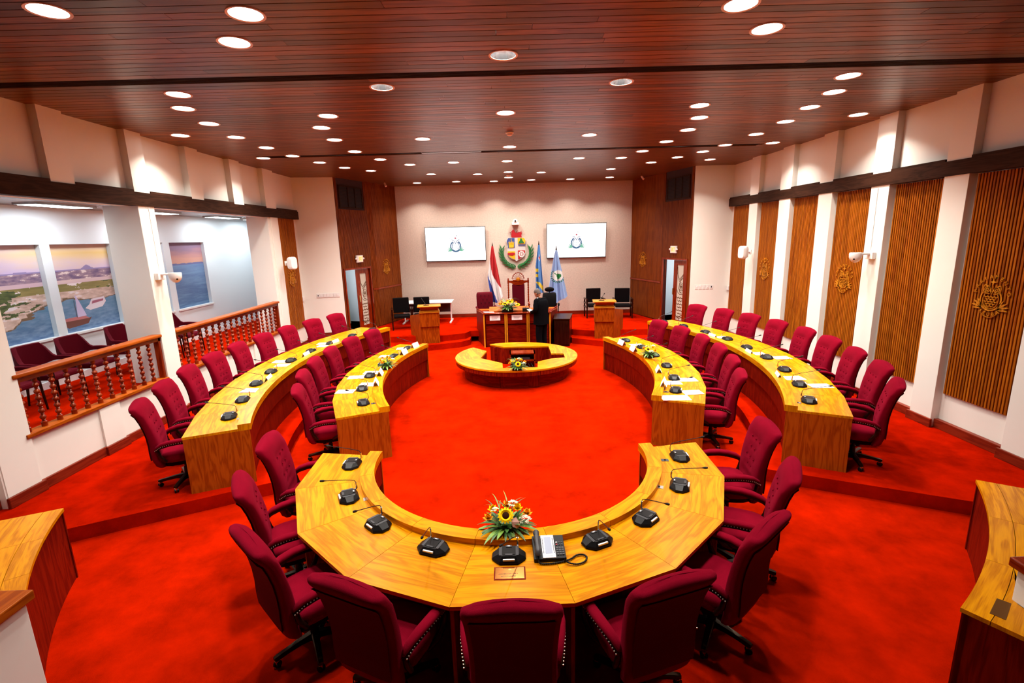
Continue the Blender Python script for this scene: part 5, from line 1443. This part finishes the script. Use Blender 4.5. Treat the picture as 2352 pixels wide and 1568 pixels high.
# boats of the print, flat colour shapes lying on it
def flatshape(pts, col, x=-8.083):
    m = MB(); y0, y1 = WIN[2]; m.col = col
    m._add([(x, y0+(y1-y0)*p[0], WZ0+(WZ1-WZ0)*p[1]) for p in pts], [tuple(range(len(pts)))]); return m
for nm, pts, col, dx in (('printed_hull', [(.02, .09), (.10, .05), (.42, .07), (.50, .14), (.44, .13), (.03, .13)], (.16, .05, .035), 0), ('printed_deck', [(.03, .13), (.46, .13), (.38, .17), (.06, .165)], (.5, .16, .16), .0004),
                         ('printed_sail', [(.27, .16), (.42, .165), (.33, .36), (.29, .43)], (.62, .52, .74), .0008), ('printed_yacht', [(.42, .25), (.50, .22), (.72, .24), (.80, .30), (.78, .36), (.55, .35), (.50, .29)], (.80, .70, .76), .0004),
                         ('printed_mast', [(.255, .16), (.262, .16), (.262, .36), (.255, .36)], (.08, .05, .06), .0006), ('printed_crowd', [(.54, .29), (.75, .31), (.76, .335), (.56, .325)], (.40, .12, .18), .0012)):
    o = obj(nm, flatshape(pts, col, -8.083+dx), M_paint, m2_)

# ================================================================== WALL FIXTURES
def speaker(M, side):
    t = thing('wall_loudspeaker', 'white wall loudspeaker on bracket, %s wall' % side, 'loudspeaker'); t.matrix_world = M
    m = MB(); rs = []
    for z, s in ((0, .86), (.05, 1), (.13, 1), (.17, .85)): rs.append([(q[0], q[1], z) for q in (se(2*PI*k/24, .105*s, .165*s, 5) for k in range(24))])
    m.rings(rs); obj('cabinet', m, M_white, t, smooth=40)
    m = MB(); m.tube([(0, 0, -.14), (0, 0, .02)], .022, 8); m.box(-.04, .04, -.06, .06, -.16, -.14); obj('bracket', m, M_white, t)
speaker(Matrix.Translation((6.22, 12.90, 2.66)) @ Matrix.Rotation(R(-68), 4, 'Z') @ Matrix.Rotation(R(90), 4, 'X'), 'right')
speaker(Matrix.Translation((-5.80, 13.30, 2.68)) @ Matrix.Rotation(R(62), 4, 'Z') @ Matrix.Rotation(R(90), 4, 'X'), 'left')
def dome_cam(x, y, z, s, label):
    t = thing('dome_camera', label, 'camera', (x, y, z))
    m = MB(); m.box(0, s*.07, -.09, .09, -.06, .06); m.box(s*.06, s*.30, -.035, .035, .015, .05); obj('bracket', m, M_white, t, bevel=.008)
    m = MB(); m.lathe([(.001, .055), (.095, .055), (.10, .03), (.095, -.03), (.08, -.065), (.05, -.10), (.02, -.115), (.001, -.117)], (s*.30, 0, 0), n=20); hd = obj('dome', m, M_white, t, smooth=50)
    m = MB(); m.ell((s*.355, -.05, -.05), .02, .02, .02, 8, 6); obj('lens', m, M_black, hd)
dome_cam(6.45, 8.70, 2.72, -1, 'white dome camera on the pilaster of the right wall')
dome_cam(-6.052, 8.60, 2.70, 1, 'white dome camera on the gallery column of the left wall')
for x0, x1, y, z, lb in ((6.448, 6.444, 8.76, 3.0, 'thin white cable duct above the right dome camera'), (-6.05, -6.045, 8.66, 3.0, 'thin white cable duct above the left dome camera')):
    m = MB(); m.box(min(x0, x1)-.004, max(x0, x1), y-.008, y+.008, z-.2, 3.86); tag(obj('cable_duct', m, M_white), lb, 'cable duct')
def plates(M, xs, z, side):
    t = thing('switch_row', 'row of white wall switch plates on the %s return wall' % side, 'switches'); t.matrix_world = M @ Matrix.Translation((0, z, 0))
    for i, x in enumerate(xs):
        m = MB(); m.box(x-.042, x+.042, -.06, .06, 0, .012); p = obj('switch_plate', m, M_white, t, bevel=.002); m = MB(); m.box(x-.012, x+.012, -.02, .02, .012, .018); obj('rocker', m, M_white if not ((i == 0 and side == 'left') or (i == len(xs)-1 and side == 'right')) else M_black, p)
plates(wallM((-5.9, 14.885, 0), (1.0, .173, 0), (.173, -1, 0)), [.14+.096*i for i in range(7)], 1.62, 'left')
plates(wallM((5.44, 14.60, 0), (1, 0, 0), (0, -1, 0)), [.20+.11*i for i in range(5)], 1.60, 'right')
for x, y, lb, nx in ((-6.17, 14.70, 'small white thermostat box at the left room corner', 1), (6.57, 14.50, 'small white thermostat box at the right room corner', -1)):
    m = MB(); m.box(x, x+nx*.05, y-.06, y+.06, 1.50, 1.62); tag(obj('thermostat', m, M_white, bevel=.005), lb, 'thermostat')
for x, y, lb in ((-3.75, 16.0, 'small spotlight on ceiling near the left stage grille'), (4.25, 15.9, 'small spotlight on ceiling near the right stage grille')):
    t = thing('ceiling_spotlight', lb, 'spotlight', (x, y, ZC))
    m = MB(); m.tube([(0, 0, 0), (0, 0, -.10)], .008, 6); obj('stem', m, M_brass, t); m = MB(); m.tube([(0, 0, -.10), (.05, -.06, -.2)], .03, 10); obj('spot_head', m, M_trim, t)

# ================================================================== PAPERS AND NAME CARDS
NPAP = [0]
def paper(x, y, z, a, lb, w_=.297, h_=.21, gr='paper sheets on the desks'):
    NPAP[0] += 1; z += .0021*(NPAP[0] % 3); a = .06*math.sin(NPAP[0]*2.3)
    t = MB(); t.box(-w_/2, w_/2, -h_/2, h_/2, 0, .0015); o = tag(obj('paper_sheet', t, M_paper), lb, 'paper', gr); o.location = (x, y, z+.0005); o.rotation_euler = (0, 0, a)
def tent(x, y, z, a, lb):
    """printed face looks along local -Y"""
    t = thing('name_card', lb, 'name card', (x, y, z), a, 'folded name cards on the desks')
    m = MB(); w_, h_, d = .13, .105, .05
    m._add([(-w_, -d, 0), (w_, -d, 0), (w_, 0, h_), (-w_, 0, h_), (-w_, d, 0), (w_, d, 0), (-w_, -d+.002, 0), (w_, -d+.002, 0), (w_, 0, h_-.003), (-w_, 0, h_-.003), (-w_, d-.002, 0), (w_, d-.002, 0)],
           [(0, 1, 2, 3), (3, 2, 5, 4), (6, 9, 8, 7), (9, 10, 11, 8), (0, 3, 9, 6), (3, 4, 10, 9), (1, 7, 8, 2), (2, 8, 11, 5)])
    obj('folded_card', m, M_paper, t)
    m = MB()
    for k, ww in enumerate((.03, .085, .06)):
        f = .72-.2*k; y0 = -d+d*f; z0 = h_*f
        m.quad((-ww, y0-.0012, z0-.004), (ww, y0-.0012, z0-.004), (ww, y0+.0028, z0+.004), (-ww, y0+.0028, z0+.004))
    obj('printed_name', m, M_txtr, t)
def radial(c, x, y): return math.atan2(y-c[1], x-c[0])
# left raised desk
for (x, y), lb, da in (((-4.26, 11.07), 'paper sheet on raised left desk beside the far name card', .3), ((-4.16, 10.78), 'paper sheet on raised left desk in front of the far name card', .3),
                       ((-4.52, 9.43), 'paper sheet on raised left desk left of the middle microphone', .2), ((-4.33, 9.13), 'paper sheet on raised left desk below the middle microphone', .1), ((-4.13, 7.52), 'paper sheet on raised left desk between second and third microphones', .1)):
    paper(x, y, .92, radial(OLc, x, y)+da, lb)
for (x, y), lb in (((-3.98, 11.0), 'folded name card on raised left desk, farthest from the camera'), ((-4.10, 8.05), 'folded name card on raised left desk by the fourth microphone'), ((-4.16, 9.78), 'lying name card on raised left desk, middle of the desk')):
    tent(x, y, .92, radial(OLc, x, y)-PI/2+PI, lb)
for (x, y), lb in (((-2.46, 11.08), 'paper sheet on inner left desk at the far name cards'), ((-2.67, 10.34), 'paper sheet on inner left desk behind the bouquet'), ((-2.63, 9.02), 'paper sheet on inner left desk above the third microphone'),
                   ((-2.84, 8.74), 'paper sheet on inner left desk left of the third microphone'), ((-2.49, 8.24), 'paper sheet on inner left desk above the second microphone'), ((-2.76, 7.86), 'paper sheet on inner left desk left of the second microphone')):
    paper(x, y, .75, radial(ILc, x, y)+.2, lb)
for (x, y), lb in (((-2.16, 10.95), 'folded name card at the far end of the inner left desk'), ((-2.28, 10.30), 'folded name card on inner left desk, second from the far end'), ((-2.38, 8.68), 'folded name card on inner left desk just below the bouquet'), ((-2.30, 8.06), 'folded name card on inner left desk ledge, nearest to the camera')):
    tent(x, y, .805, radial(ILc, x, y)-PI/2+PI, lb)
for (x, y), lb in (((4.67, 10.55), 'small paper beside the far name card on raised right desk'), ((4.68, 8.98), 'paper sheet left of the fourth microphone on raised right desk'), ((4.95, 8.62), 'paper sheet right of the fourth microphone on raised right desk'),
                   ((4.45, 7.37), 'paper sheet behind the second microphone on raised right desk'), ((4.60, 6.93), 'paper sheet right of the second microphone on raised right desk')):
    paper(x, y, .92, radial(ORc, x, y), lb)
for (x, y), lb in (((4.45, 10.47), 'folded name card on raised right desk, farthest from the camera'), ((4.50, 8.92), 'folded name card on raised right desk at the fifth microphone'), ((4.20, 7.36), 'folded name card on raised right desk, nearest to the camera')):
    tent(x, y, .92, radial(ORc, x, y)-PI/2+PI, lb)
for (x, y), lb in (((2.85, 10.75), 'small paper by the far name cards on inner right desk'), ((3.02, 8.00), 'paper sheet right of the second microphone on inner right desk'), ((2.70, 7.84), 'paper sheet between the near microphones on inner right desk'),
                   ((2.84, 7.30), 'paper sheet right of the nearest microphone on inner right desk')):
    paper(x, y, .75, radial(IRc, x, y), lb)
paper(2.50, 7.08, .75, radial(IRc, 2.42, 7.11)+.12, 'wide white programme sheet at the near end of inner right desk', .42, .24)
for (x, y), lb in (((2.50, 10.62), 'folded name card at the far end of the inner right desk'), ((2.60, 10.0), 'folded name card behind the bouquet on inner right desk'), ((2.63, 8.36), 'folded name card on inner right desk ledge, upper of the near pair'), ((2.48, 7.58), 'folded name card on inner right desk ledge, nearest to the camera')):
    tent(x, y, .805, radial(IRc, x, y)-PI/2+PI, lb)
# brass name plaque let into the horseshoe desk
t = thing('brass_plaque', 'engraved brass plaque let into the front of the horseshoe desk', 'plaque', (-.045, 3.215, .7502))
m = MB(); m.box(-.118, .118, -.072, .072, 0, .002); obj('recess', m, M_front, t, (1, 0, 0))
m = MB(); m.box(-.108, .108, -.062, .062, .002, .004); obj('plate', m, plain('dark_brass', (.55, .22, .05), .2, metal=.85), t)
m = MB(); m.ell((-.0, .042, .0045), .012, .008, .0015, 12, 4)
obj('crest', m, M_brass, t)
rg = random.Random(4); m = MB()
for y_, x0_, x1_, h_ in ((-.008, -.085, .06, .010), (-.034, -.065, .045, .013)):
    x = x0_
    while x < x1_:
        w_ = rg.uniform(.003, .007); m.box(x, x+w_*.45, y_-h_*.5, y_+h_*.5*rg.choice((.4, 1)), .004, .0046)
        if rg.random() < .6: m.box(x, x+w_, y_-h_*.5*rg.choice((-.2, 1)), y_-h_*.5*rg.choice((-.2, 1))+.002, .004, .0046)
        x += w_+.002
obj('worn_lettering', m, M_txt, t, kind='stuff')

# ---- desk telephone
t = thing('desk_telephone', 'black desk telephone with silver display panel on the horseshoe desk', 'telephone', (.265, 3.44, .75), R(2))
m = MB(); m._add([(-.125, -.11, 0), (.125, -.11, 0), (.125, .11, 0), (-.125, .11, 0), (-.125, -.11, .03), (.125, -.11, .03), (.125, .11, .085), (-.125, .11, .085)], [(3, 2, 1, 0), (4, 5, 6, 7), (0, 1, 5, 4), (1, 2, 6, 5), (2, 3, 7, 6), (3, 0, 4, 7)])
obj('phone_body', m, M_black, t, bevel=.004)
SM = Matrix.Translation((0, 0, .0575)) @ Matrix.Rotation(math.atan2(.055, .22), 4, 'X')
m = MB(); m.box(-.055, .045, -.108, .108, .001, .006); m.tf(SM); fp = obj('silver_fascia', m, plain('silver_fascia', (.72, .70, .74), .35, metal=.4), t)
m = MB(); m.box(-.032, .024, -.07, .09, .006, .0075); m.tf(SM); obj('display', m, M_lcd, fp)
m = MB(); m.box(-.03, .022, -.095, -.085, .006, .008); m.tf(SM); obj('soft_key', m, M_white, fp)
m = MB()
for sx in (-.046, .036):
    for k in range(12): m.box(sx-.004, sx+.004, -.065+k*.0125, -.058+k*.0125, .006, .008)
m.tf(SM); obj('line_keys', m, M_grey, fp)
for r in range(4):
    for c in range(3): m = MB(); m.box(.056+c*.021, .072+c*.021, -.085+r*.02, -.071+r*.02, .001, .007); m.tf(SM); obj('key', m, M_grey, t)
for r in range(2):
    for c in range(3): m = MB(); m.box(.058+c*.021, .070+c*.021, .01+r*.02, .019+r*.02, .001, .006); m.tf(SM); obj('function_key', m, M_redpl if (r, c) == (0, 0) else M_white if (r, c) == (1, 0) else M_grey, t)
m = MB(); m.tube([(-.09, -.095, .055), (-.09, -.09, .07), (-.09, -.06, .078), (-.09, .0, .085), (-.09, .07, .115), (-.09, .10, .118), (-.09, .115, .105)], [.016, .022, .024, .018, .022, .026, .016], 12); hs = obj('handset', m, M_grey, t, smooth=60)
m = MB()
for k in range(6): m.box(-.106, -.074, .062+k*.009, .065+k*.009, .128+.002*k*.5, .133)
obj('earpiece_slots', m, M_black, hs)
m = MB(); pts = []
ctl = [(-.09, -.11, .03), (-.08, -.135, .012), (.0, -.14, .010), (.09, -.125, .010), (.16, -.10, .012), (.21, -.06, .012), (.26, -.055, .012), (.285, -.09, .012), (.26, -.14, .012), (.20, -.165, .012), (.14, -.155, .018), (.11, -.125, .024), (.12, -.11, .03)]
def cr(P, t_):
    i = min(int(t_), len(P)-2); f = t_-i; p = [Vector(P[max(0, min(len(P)-1, i+k))]) for k in (-1, 0, 1, 2)]
    return .5*((2*p[1])+(-p[0]+p[2])*f+(2*p[0]-5*p[1]+4*p[2]-p[3])*f*f+(-p[0]+3*p[1]-3*p[2]+p[3])*f**3)
pa = [cr(ctl, i*(len(ctl)-1)/240) for i in range(241)]
m.tube(pa, [.0065+.0016*math.sin(i*1.6) for i in range(241)], 7); obj('coiled_cord', m, M_black, t, smooth=60)

# ================================================================== BOUQUETS
def sunflower(par, x, y, z, r, tilt, az):
    M = Matrix.Translation((x, y, z)) @ Matrix.Rotation(az, 4, 'Z') @ Matrix.Rotation(tilt, 4, 'X')
    m = MB()
    for ring, n, rr in ((0, 15, r), (1, 13, r*.86)):
        for i in range(n):
            a = 2*PI*(i+.5*ring)/n; c, s = math.cos(a), math.sin(a); w_ = r*.17; z0 = .004*ring
            P = [(r*.36, -w_*.5, z0), (rr*.7, -w_, z0+.01*r/.05), (rr, 0, z0+.004), (rr*.7, w_, z0+.01*r/.05), (r*.36, w_*.5, z0)]
            m._add([M @ Vector((c*p[0]-s*p[1], s*p[0]+c*p[1], p[2])) for p in P], [(0, 1, 2, 3, 4)])
    o = obj('sunflower', m, M_yel, par)
    m = MB(); m.ell((0, 0, 0), r*.42, r*.42, r*.16, 14, 6); m.tf(M @ Matrix.Translation((0, 0, .006))); obj('seed_head', m, M_brown, o, smooth=60)
def bloom(par, nm, x, y, z, r, mat, n=6, layers=3, rg=rnd):
    m = MB()
    for l in range(layers):
        for i in range(n):
            a = 2*PI*(i+.5*l)/n+rg.random()*.3; e = R(12+34*l); ce, se_ = math.cos(e), math.sin(e); w_ = r*.42
            P = [(0, 0, 0), (r*.55*ce, -w_, r*.55*se_), (r*ce, 0, r*se_+r*.1), (r*.55*ce, w_, r*.55*se_)]
            c, s = math.cos(a), math.sin(a)
            m._add([(x+c*p[0]-s*p[1], y+s*p[0]+c*p[1], z+p[2]) for p in P], [(0, 1, 2, 3)])
    return obj(nm, m, mat, par)
def cluster(par, x, y, z, r, mat, n=26, rg=rnd):
    m = MB()
    for i in range(n):
        a = rg.random()*2*PI; u = rg.random(); rr = r*math.sqrt(u); px, py, pz = x+rr*math.cos(a), y+rr*math.sin(a), z+r*.7*(1-u)
        k = r*.22
        for j in range(4): b = PI/2*j+a; m._add([(px, py, pz), (px+k*math.cos(b-.5), py+k*math.sin(b-.5), pz+k*.4), (px+k*1.2*math.cos(b), py+k*1.2*math.sin(b), pz+k*.2), (px+k*math.cos(b+.5), py+k*math.sin(b+.5), pz+k*.4)], [(0, 1, 2, 3)])
    return obj('white_blossom', m, mat, par)
def leafblade(par, base, az, el, ln, wd, mat, droop=.6, nm='leaf'):
    m = MB(); n = 7; p = Vector(base); Lft = []; Rgt = []; Cn = []
    d_el = el
    for i in range(n+1):
        t_ = i/n; w_ = wd*math.sin(PI*min(1, t_*.92+.08))**.8*(1-t_*.15)
        d = Vector((math.cos(az)*math.cos(d_el), math.sin(az)*math.cos(d_el), math.sin(d_el))); s = Vector((-math.sin(az), math.cos(az), 0))
        Lft.append(p+s*w_/2+Vector((0, 0, w_*.15))); Rgt.append(p-s*w_/2+Vector((0, 0, w_*.15))); Cn.append(p.copy())
        p = p+d*ln/n; d_el -= droop/n
        if p.z < base[2]-.5: break
    k = len(Cn); m._add(Lft+Cn+Rgt, [(i, i+1, k+i+1, k+i) for i in range(k-1)]+[(k+i, k+i+1, 2*k+i+1, 2*k+i) for i in range(k-1)])
    return obj(nm, m, mat, par, smooth=80)
def bouquet(x, y, z, s, label, seed, rz=0, nleaf=46, sun=((0, -.02, .20, .075, 1.0, 0),), extra=True):
    t = thing('flower_arrangement', label, 'flowers', (x, y, z), rz, 'sunflower arrangements on the desks'); rg = random.Random(seed)
    m = MB(); m.box(-.11*s, .11*s, -.06*s, .06*s, 0, .06*s); obj('tray', m, M_black, t, bevel=.004)
    m = MB(); m.ell((0, 0, .07*s), .11*s, .075*s, .07*s, 12, 8); obj('foliage_core', m, M_leaf, t)
    for i in range(nleaf):
        a = 2*PI*i/nleaf+rg.uniform(-.1, .1); low = i % 2 == 0
        el = rg.uniform(.05, .35) if low else rg.uniform(.5, 1.15)
        ln = (rg.uniform(.16, .27) if low else rg.uniform(.12, .2))*s*(1.0 if abs(math.cos(a)) > .5 else .75)
        leafblade(t, (.05*s*math.cos(a), .035*s*math.sin(a), .07*s), a, el, ln, rg.uniform(.028, .045)*s, M_leaf if rg.random() < .75 else M_leafl, rg.uniform(.5, 1.0) if low else rg.uniform(.2, .8))
    for q in sun: sunflower(t, q[0]*s, q[1]*s, q[2]*s, q[3]*s, q[4], q[5])
    if extra:
        for px, py, pz, mt, nm in ((-.16, -.01, .15, M_oran, 'orange_flower'), (-.12, .05, .19, M_yel, 'yellow_flower'), (.09, .03, .21, M_yel, 'yellow_flower'), (.17, .03, .16, M_oran, 'orange_flower'), (.0, .09, .2, M_oran, 'orange_flower')):
            bloom(t, nm, px*s, py*s, pz*s, .048*s, mt, 6, 3, rg)
        cluster(t, .05*s, .06*s, .235*s, .045*s, M_wht, 24, rg); cluster(t, -.10*s, .02*s, .205*s, .035*s, M_wht, 18, rg); cluster(t, .15*s, -.05*s, .15*s, .05*s, M_wht, 28, rg)
        for k in range(12):
            a = rg.uniform(.3, 2.8) if k < 9 else rg.uniform(0, 6.2)
            leafblade(t, (rg.uniform(-.08, .03)*s, .02*s, .12*s), a, rg.uniform(.9, 1.3), rg.uniform(.22, .34)*s, .010*s, M_leafl if k % 2 else M_leaf, rg.uniform(1.2, 2.2), 'grass_blade')
    return t
b = bouquet(-.06, 3.72, .75, 1.0, 'large sunflower bouquet on the horseshoe desk behind the centre microphone', 3, 0, 54, ((-.01, -.055, .20, .072, R(42), 0),))
m = MB(); m._add([(.075, -.08, .20), (.10, -.105, .17), (.105, -.115, .135), (.08, -.11, .115), (.045, -.10, .125), (.035, -.09, .16), (.05, -.08, .19)], [tuple(range(6, -1, -1))]); obj('pink_anthurium', m, M_pink, b)
bouquet(-2.36, 9.10, .80, .95, 'sunflower bouquet on the inner left desk ledge', 5, R(70), 36, ((-.08, .0, .17, .06, R(15), 0), (.09, -.02, .17, .055, R(25), .5)))
bouquet(2.76, 9.42, .80, .95, 'sunflower bouquet on the inner right desk ledge', 8, R(-70), 36, ((.04, -.05, .18, .065, R(38), R(60)), (-.09, .0, .16, .045, R(25), .5)))
bouquet(.15, 10.02, ZR, .95, 'sunflower bouquet on the front of the low round desk', 11, 0, 40, ((.02, -.07, .15, .07, R(50), 0), (-.09, .02, .2, .05, R(20), 0)))
b = bouquet(-.02, 14.50, 1.03, 1.45, 'broad yellow bouquet on the presiding desk before the tall chair', 14, 0, 44, ((.05, -.02, .2, .075, R(20), 0), (-.13, 0, .16, .055, R(25), 0), (.2, -.02, .14, .06, R(25), 0), (-.05, -.04, .17, .055, R(35), 0)))

# ================================================================== THE MAN
def person():
    t = thing('person', 'person in black suit standing bowed beside the presiding desk, holding a white paper', 'person', (.93, 13.80, 0), R(0))
    # facing: toward the desk on his left-back (world -X +Y)
    f = Vector((-.72, .62, 0)).normalized(); rgt = Vector((f.y, -f.x, 0))
    def P(r, fw, z): return rgt*r+f*fw+Vector((0, 0, z))
    V = []; E = []; RR = []
    def add(p, r, par=None):
        V.append(p); RR.append(r); i = len(V)-1
        if par is not None: E.append((par, i))
        return i
    pel = add(P(0, -.03, .93), (.165, .125)); w1 = add(P(0, -.01, 1.06), (.155, .12), pel); w2 = add(P(0, .01, 1.22), (.175, .13), w1); ch = add(P(0, .02, 1.36), (.19, .125), w2)
    nk0 = add(P(0, .045, 1.475), (.085, .075), ch); nk = add(P(0, .085, 1.54), (.055, .055), nk0)
    for s in (-1, 1):
        sh = add(P(s*.19, .025, 1.42), (.088, .088), ch); el = add(P(s*.28, -.01, 1.16), (.072, .072), sh); wr_ = add(P(s*.15, .24, 1.10), (.040, .040), el); add(P(s*.13, .28, 1.10), (.034, .03), wr_)
        hp = add(P(s*.10, -.02, .86), (.12, .12), pel); kn = add(P(s*.115, .01, .48), (.098, .098), hp); an = add(P(s*.115, -.02, .10), (.082, .082), kn); add(P(s*.115, -.02, .06), (.07, .07), an)
    me = bpy.data.meshes.new('b'); me.from_pydata([tuple(v) for v in V], E, [])
    o = bpy.data.objects.new('b', me); C.objects.link(o); md = o.modifiers.new('skin', 'SKIN'); sv = me.skin_vertices[0].data
    for i, r in enumerate(RR): sv[i].radius = r
    sv[0].use_root = True; sb = o.modifiers.new('s', 'SUBSURF'); sb.levels = 2; sb.render_levels = 2
    dg = bpy.context.evaluated_depsgraph_get(); ev = o.evaluated_get(dg); me2 = bpy.data.meshes.new_from_object(ev)
    bpy.data.objects.remove(o)
    q = MB(); q.v = [tuple(v.co) for v in me2.vertices]; q.f = [list(p.vertices) for p in me2.polygons]; q.m = [0]*len(q.f); q.cols = [None]*len(q.f)
    for i, fc in enumerate(q.f):
        z = sum(q.v[k][2] for k in fc)/len(fc)
        if z > 1.505: q.m[i] = 1
    # head joined to the neck
    H0 = P(0, .125, 1.625); q.mi = 1
    HM = Matrix.Translation(H0) @ Matrix.Rotation(math.atan2(f.y, f.x)-PI/2, 4, 'Z') @ Matrix.Rotation(R(-38), 4, 'X')
    rs = []
    for z, hw, hd, yo in ((-.125, .03, .035, .045), (-.11, .045, .055, .035), (-.07, .060, .075, .02), (-.02, .070, .088, .0), (.03, .076, .096, -.008), (.07, .073, .092, -.012), (.10, .058, .074, -.012), (.12, .03, .04, -.012)):
        rs.append([HM @ Vector((hw*math.cos(2*PI*k/18), yo+hd*math.sin(2*PI*k/18), z)) for k in range(18)])
    q.rings(rs)
    q.tube([HM @ Vector((0, .085, .02)), HM @ Vector((0, .108, -.025)), HM @ Vector((0, .085, -.04))], [.008, .016, .01], 8)
    for s in (-1, 1):
        q.ell(HM @ Vector((s*.077, -.01, -.015)), .012, .02, .032, 8, 6)
        q.ell(HM @ Vector((s*.03, .083, .015)), .014, .01, .008, 8, 6)
    q.ell(HM @ Vector((0, .09, -.065)), .026, .008, .007, 8, 6)
    # hands: palm and five fingers
    hf = f
    for s in (-1, 1):
        c = P(s*.12, .31, 1.10); HMx = Matrix.Translation(c) @ Matrix.Rotation(math.atan2(f.y, f.x)-PI/2, 4, 'Z')
        q.ell(c, .036, .045, .018, 10, 6, Matrix.Rotation(math.atan2(f.y, f.x)-PI/2, 4, 'Z').to_3x3())
        for k, (dx, ln) in enumerate(((-.026, .055), (-.009, .065), (.009, .062), (.025, .05))):
            q.tube([HMx @ Vector((dx, .03, .0)), HMx @ Vector((dx, .03+ln*.6, -.006)), HMx @ Vector((dx, .03+ln, -.026))], [.0085, .008, .006], 6)
        q.tube([HMx @ Vector((-s*.03, -.005, .0)), HMx @ Vector((-s*.05, .025, .004)), HMx @ Vector((-s*.042, .05, .006))], [.010, .009, .006], 6)
    body = obj('body', q, [M_suit, M_skin], t, smooth=80)
    # jacket skirt, collar, hair, shoes
    m = MB(); rs = []
    for z, a_, b_ in ((1.47, .15, .10), (1.42, .235, .15), (1.30, .245, .180), (1.12, .225, .18), (1.0, .22, .18), (.88, .23, .185), (.76, .235, .19), (.755, .21, .17)):
        c = P(0, .01, z); ring = []
        for k in range(24): x, y = se(2*PI*k/24, a_, b_, 2.4); ring.append(c+rgt*x+f*y)
        rs.append(ring)
    m.rings(rs[::-1]); obj('jacket', m, M_suit, t, smooth=60)
    m = MB(); rs = []
    for z, r_ in ((1.475, .078), (1.505, .066), (1.515, .062)):
        c = P(0, .055+(z-1.475)*.6, z); rs.append([c+rgt*(r_*math.cos(2*PI*k/16))+f*(r_*math.sin(2*PI*k/16)) for k in range(16)])
    m.rings(rs, False, False); obj('shirt_collar', m, M_shirt, t, smooth=60)
    m = MB(); rs = []
    for z, hw, hd, yo in ((-.055, .060, .05, -.035), (-.02, .076, .072, -.028), (.03, .081, .085, -.022), (.07, .079, .098, -.018), (.105, .063, .08, -.018), (.128, .03, .042, -.016)):
        rs.append([HM @ Vector((hw*math.cos(2*PI*k/18), yo+hd*math.sin(2*PI*k/18), z)) for k in range(18)])
    m.rings(rs); obj('hair', m, M_hair, t, smooth=60)
    for s in (-1, 1):
        m = MB(); c = P(s*.10, .04, .035); m.ell(c, .05, .14, .04, 12, 8, Matrix.Rotation(math.atan2(f.y, f.x)-PI/2, 4, 'Z').to_3x3()); obj('shoe', m, M_black, t, smooth=60)
    pc = P(0, .36, 1.10)+Vector(t.location)
    m = MB(); m.box(-.08, .08, -.11, .11, 0, .003); pp = tag(obj('held_paper', m, M_paper), 'white paper held in the hands of the man in black', 'paper'); pp.location = pc; pp.rotation_euler = (R(25), 0, math.atan2(f.y, f.x)-PI/2)
person()
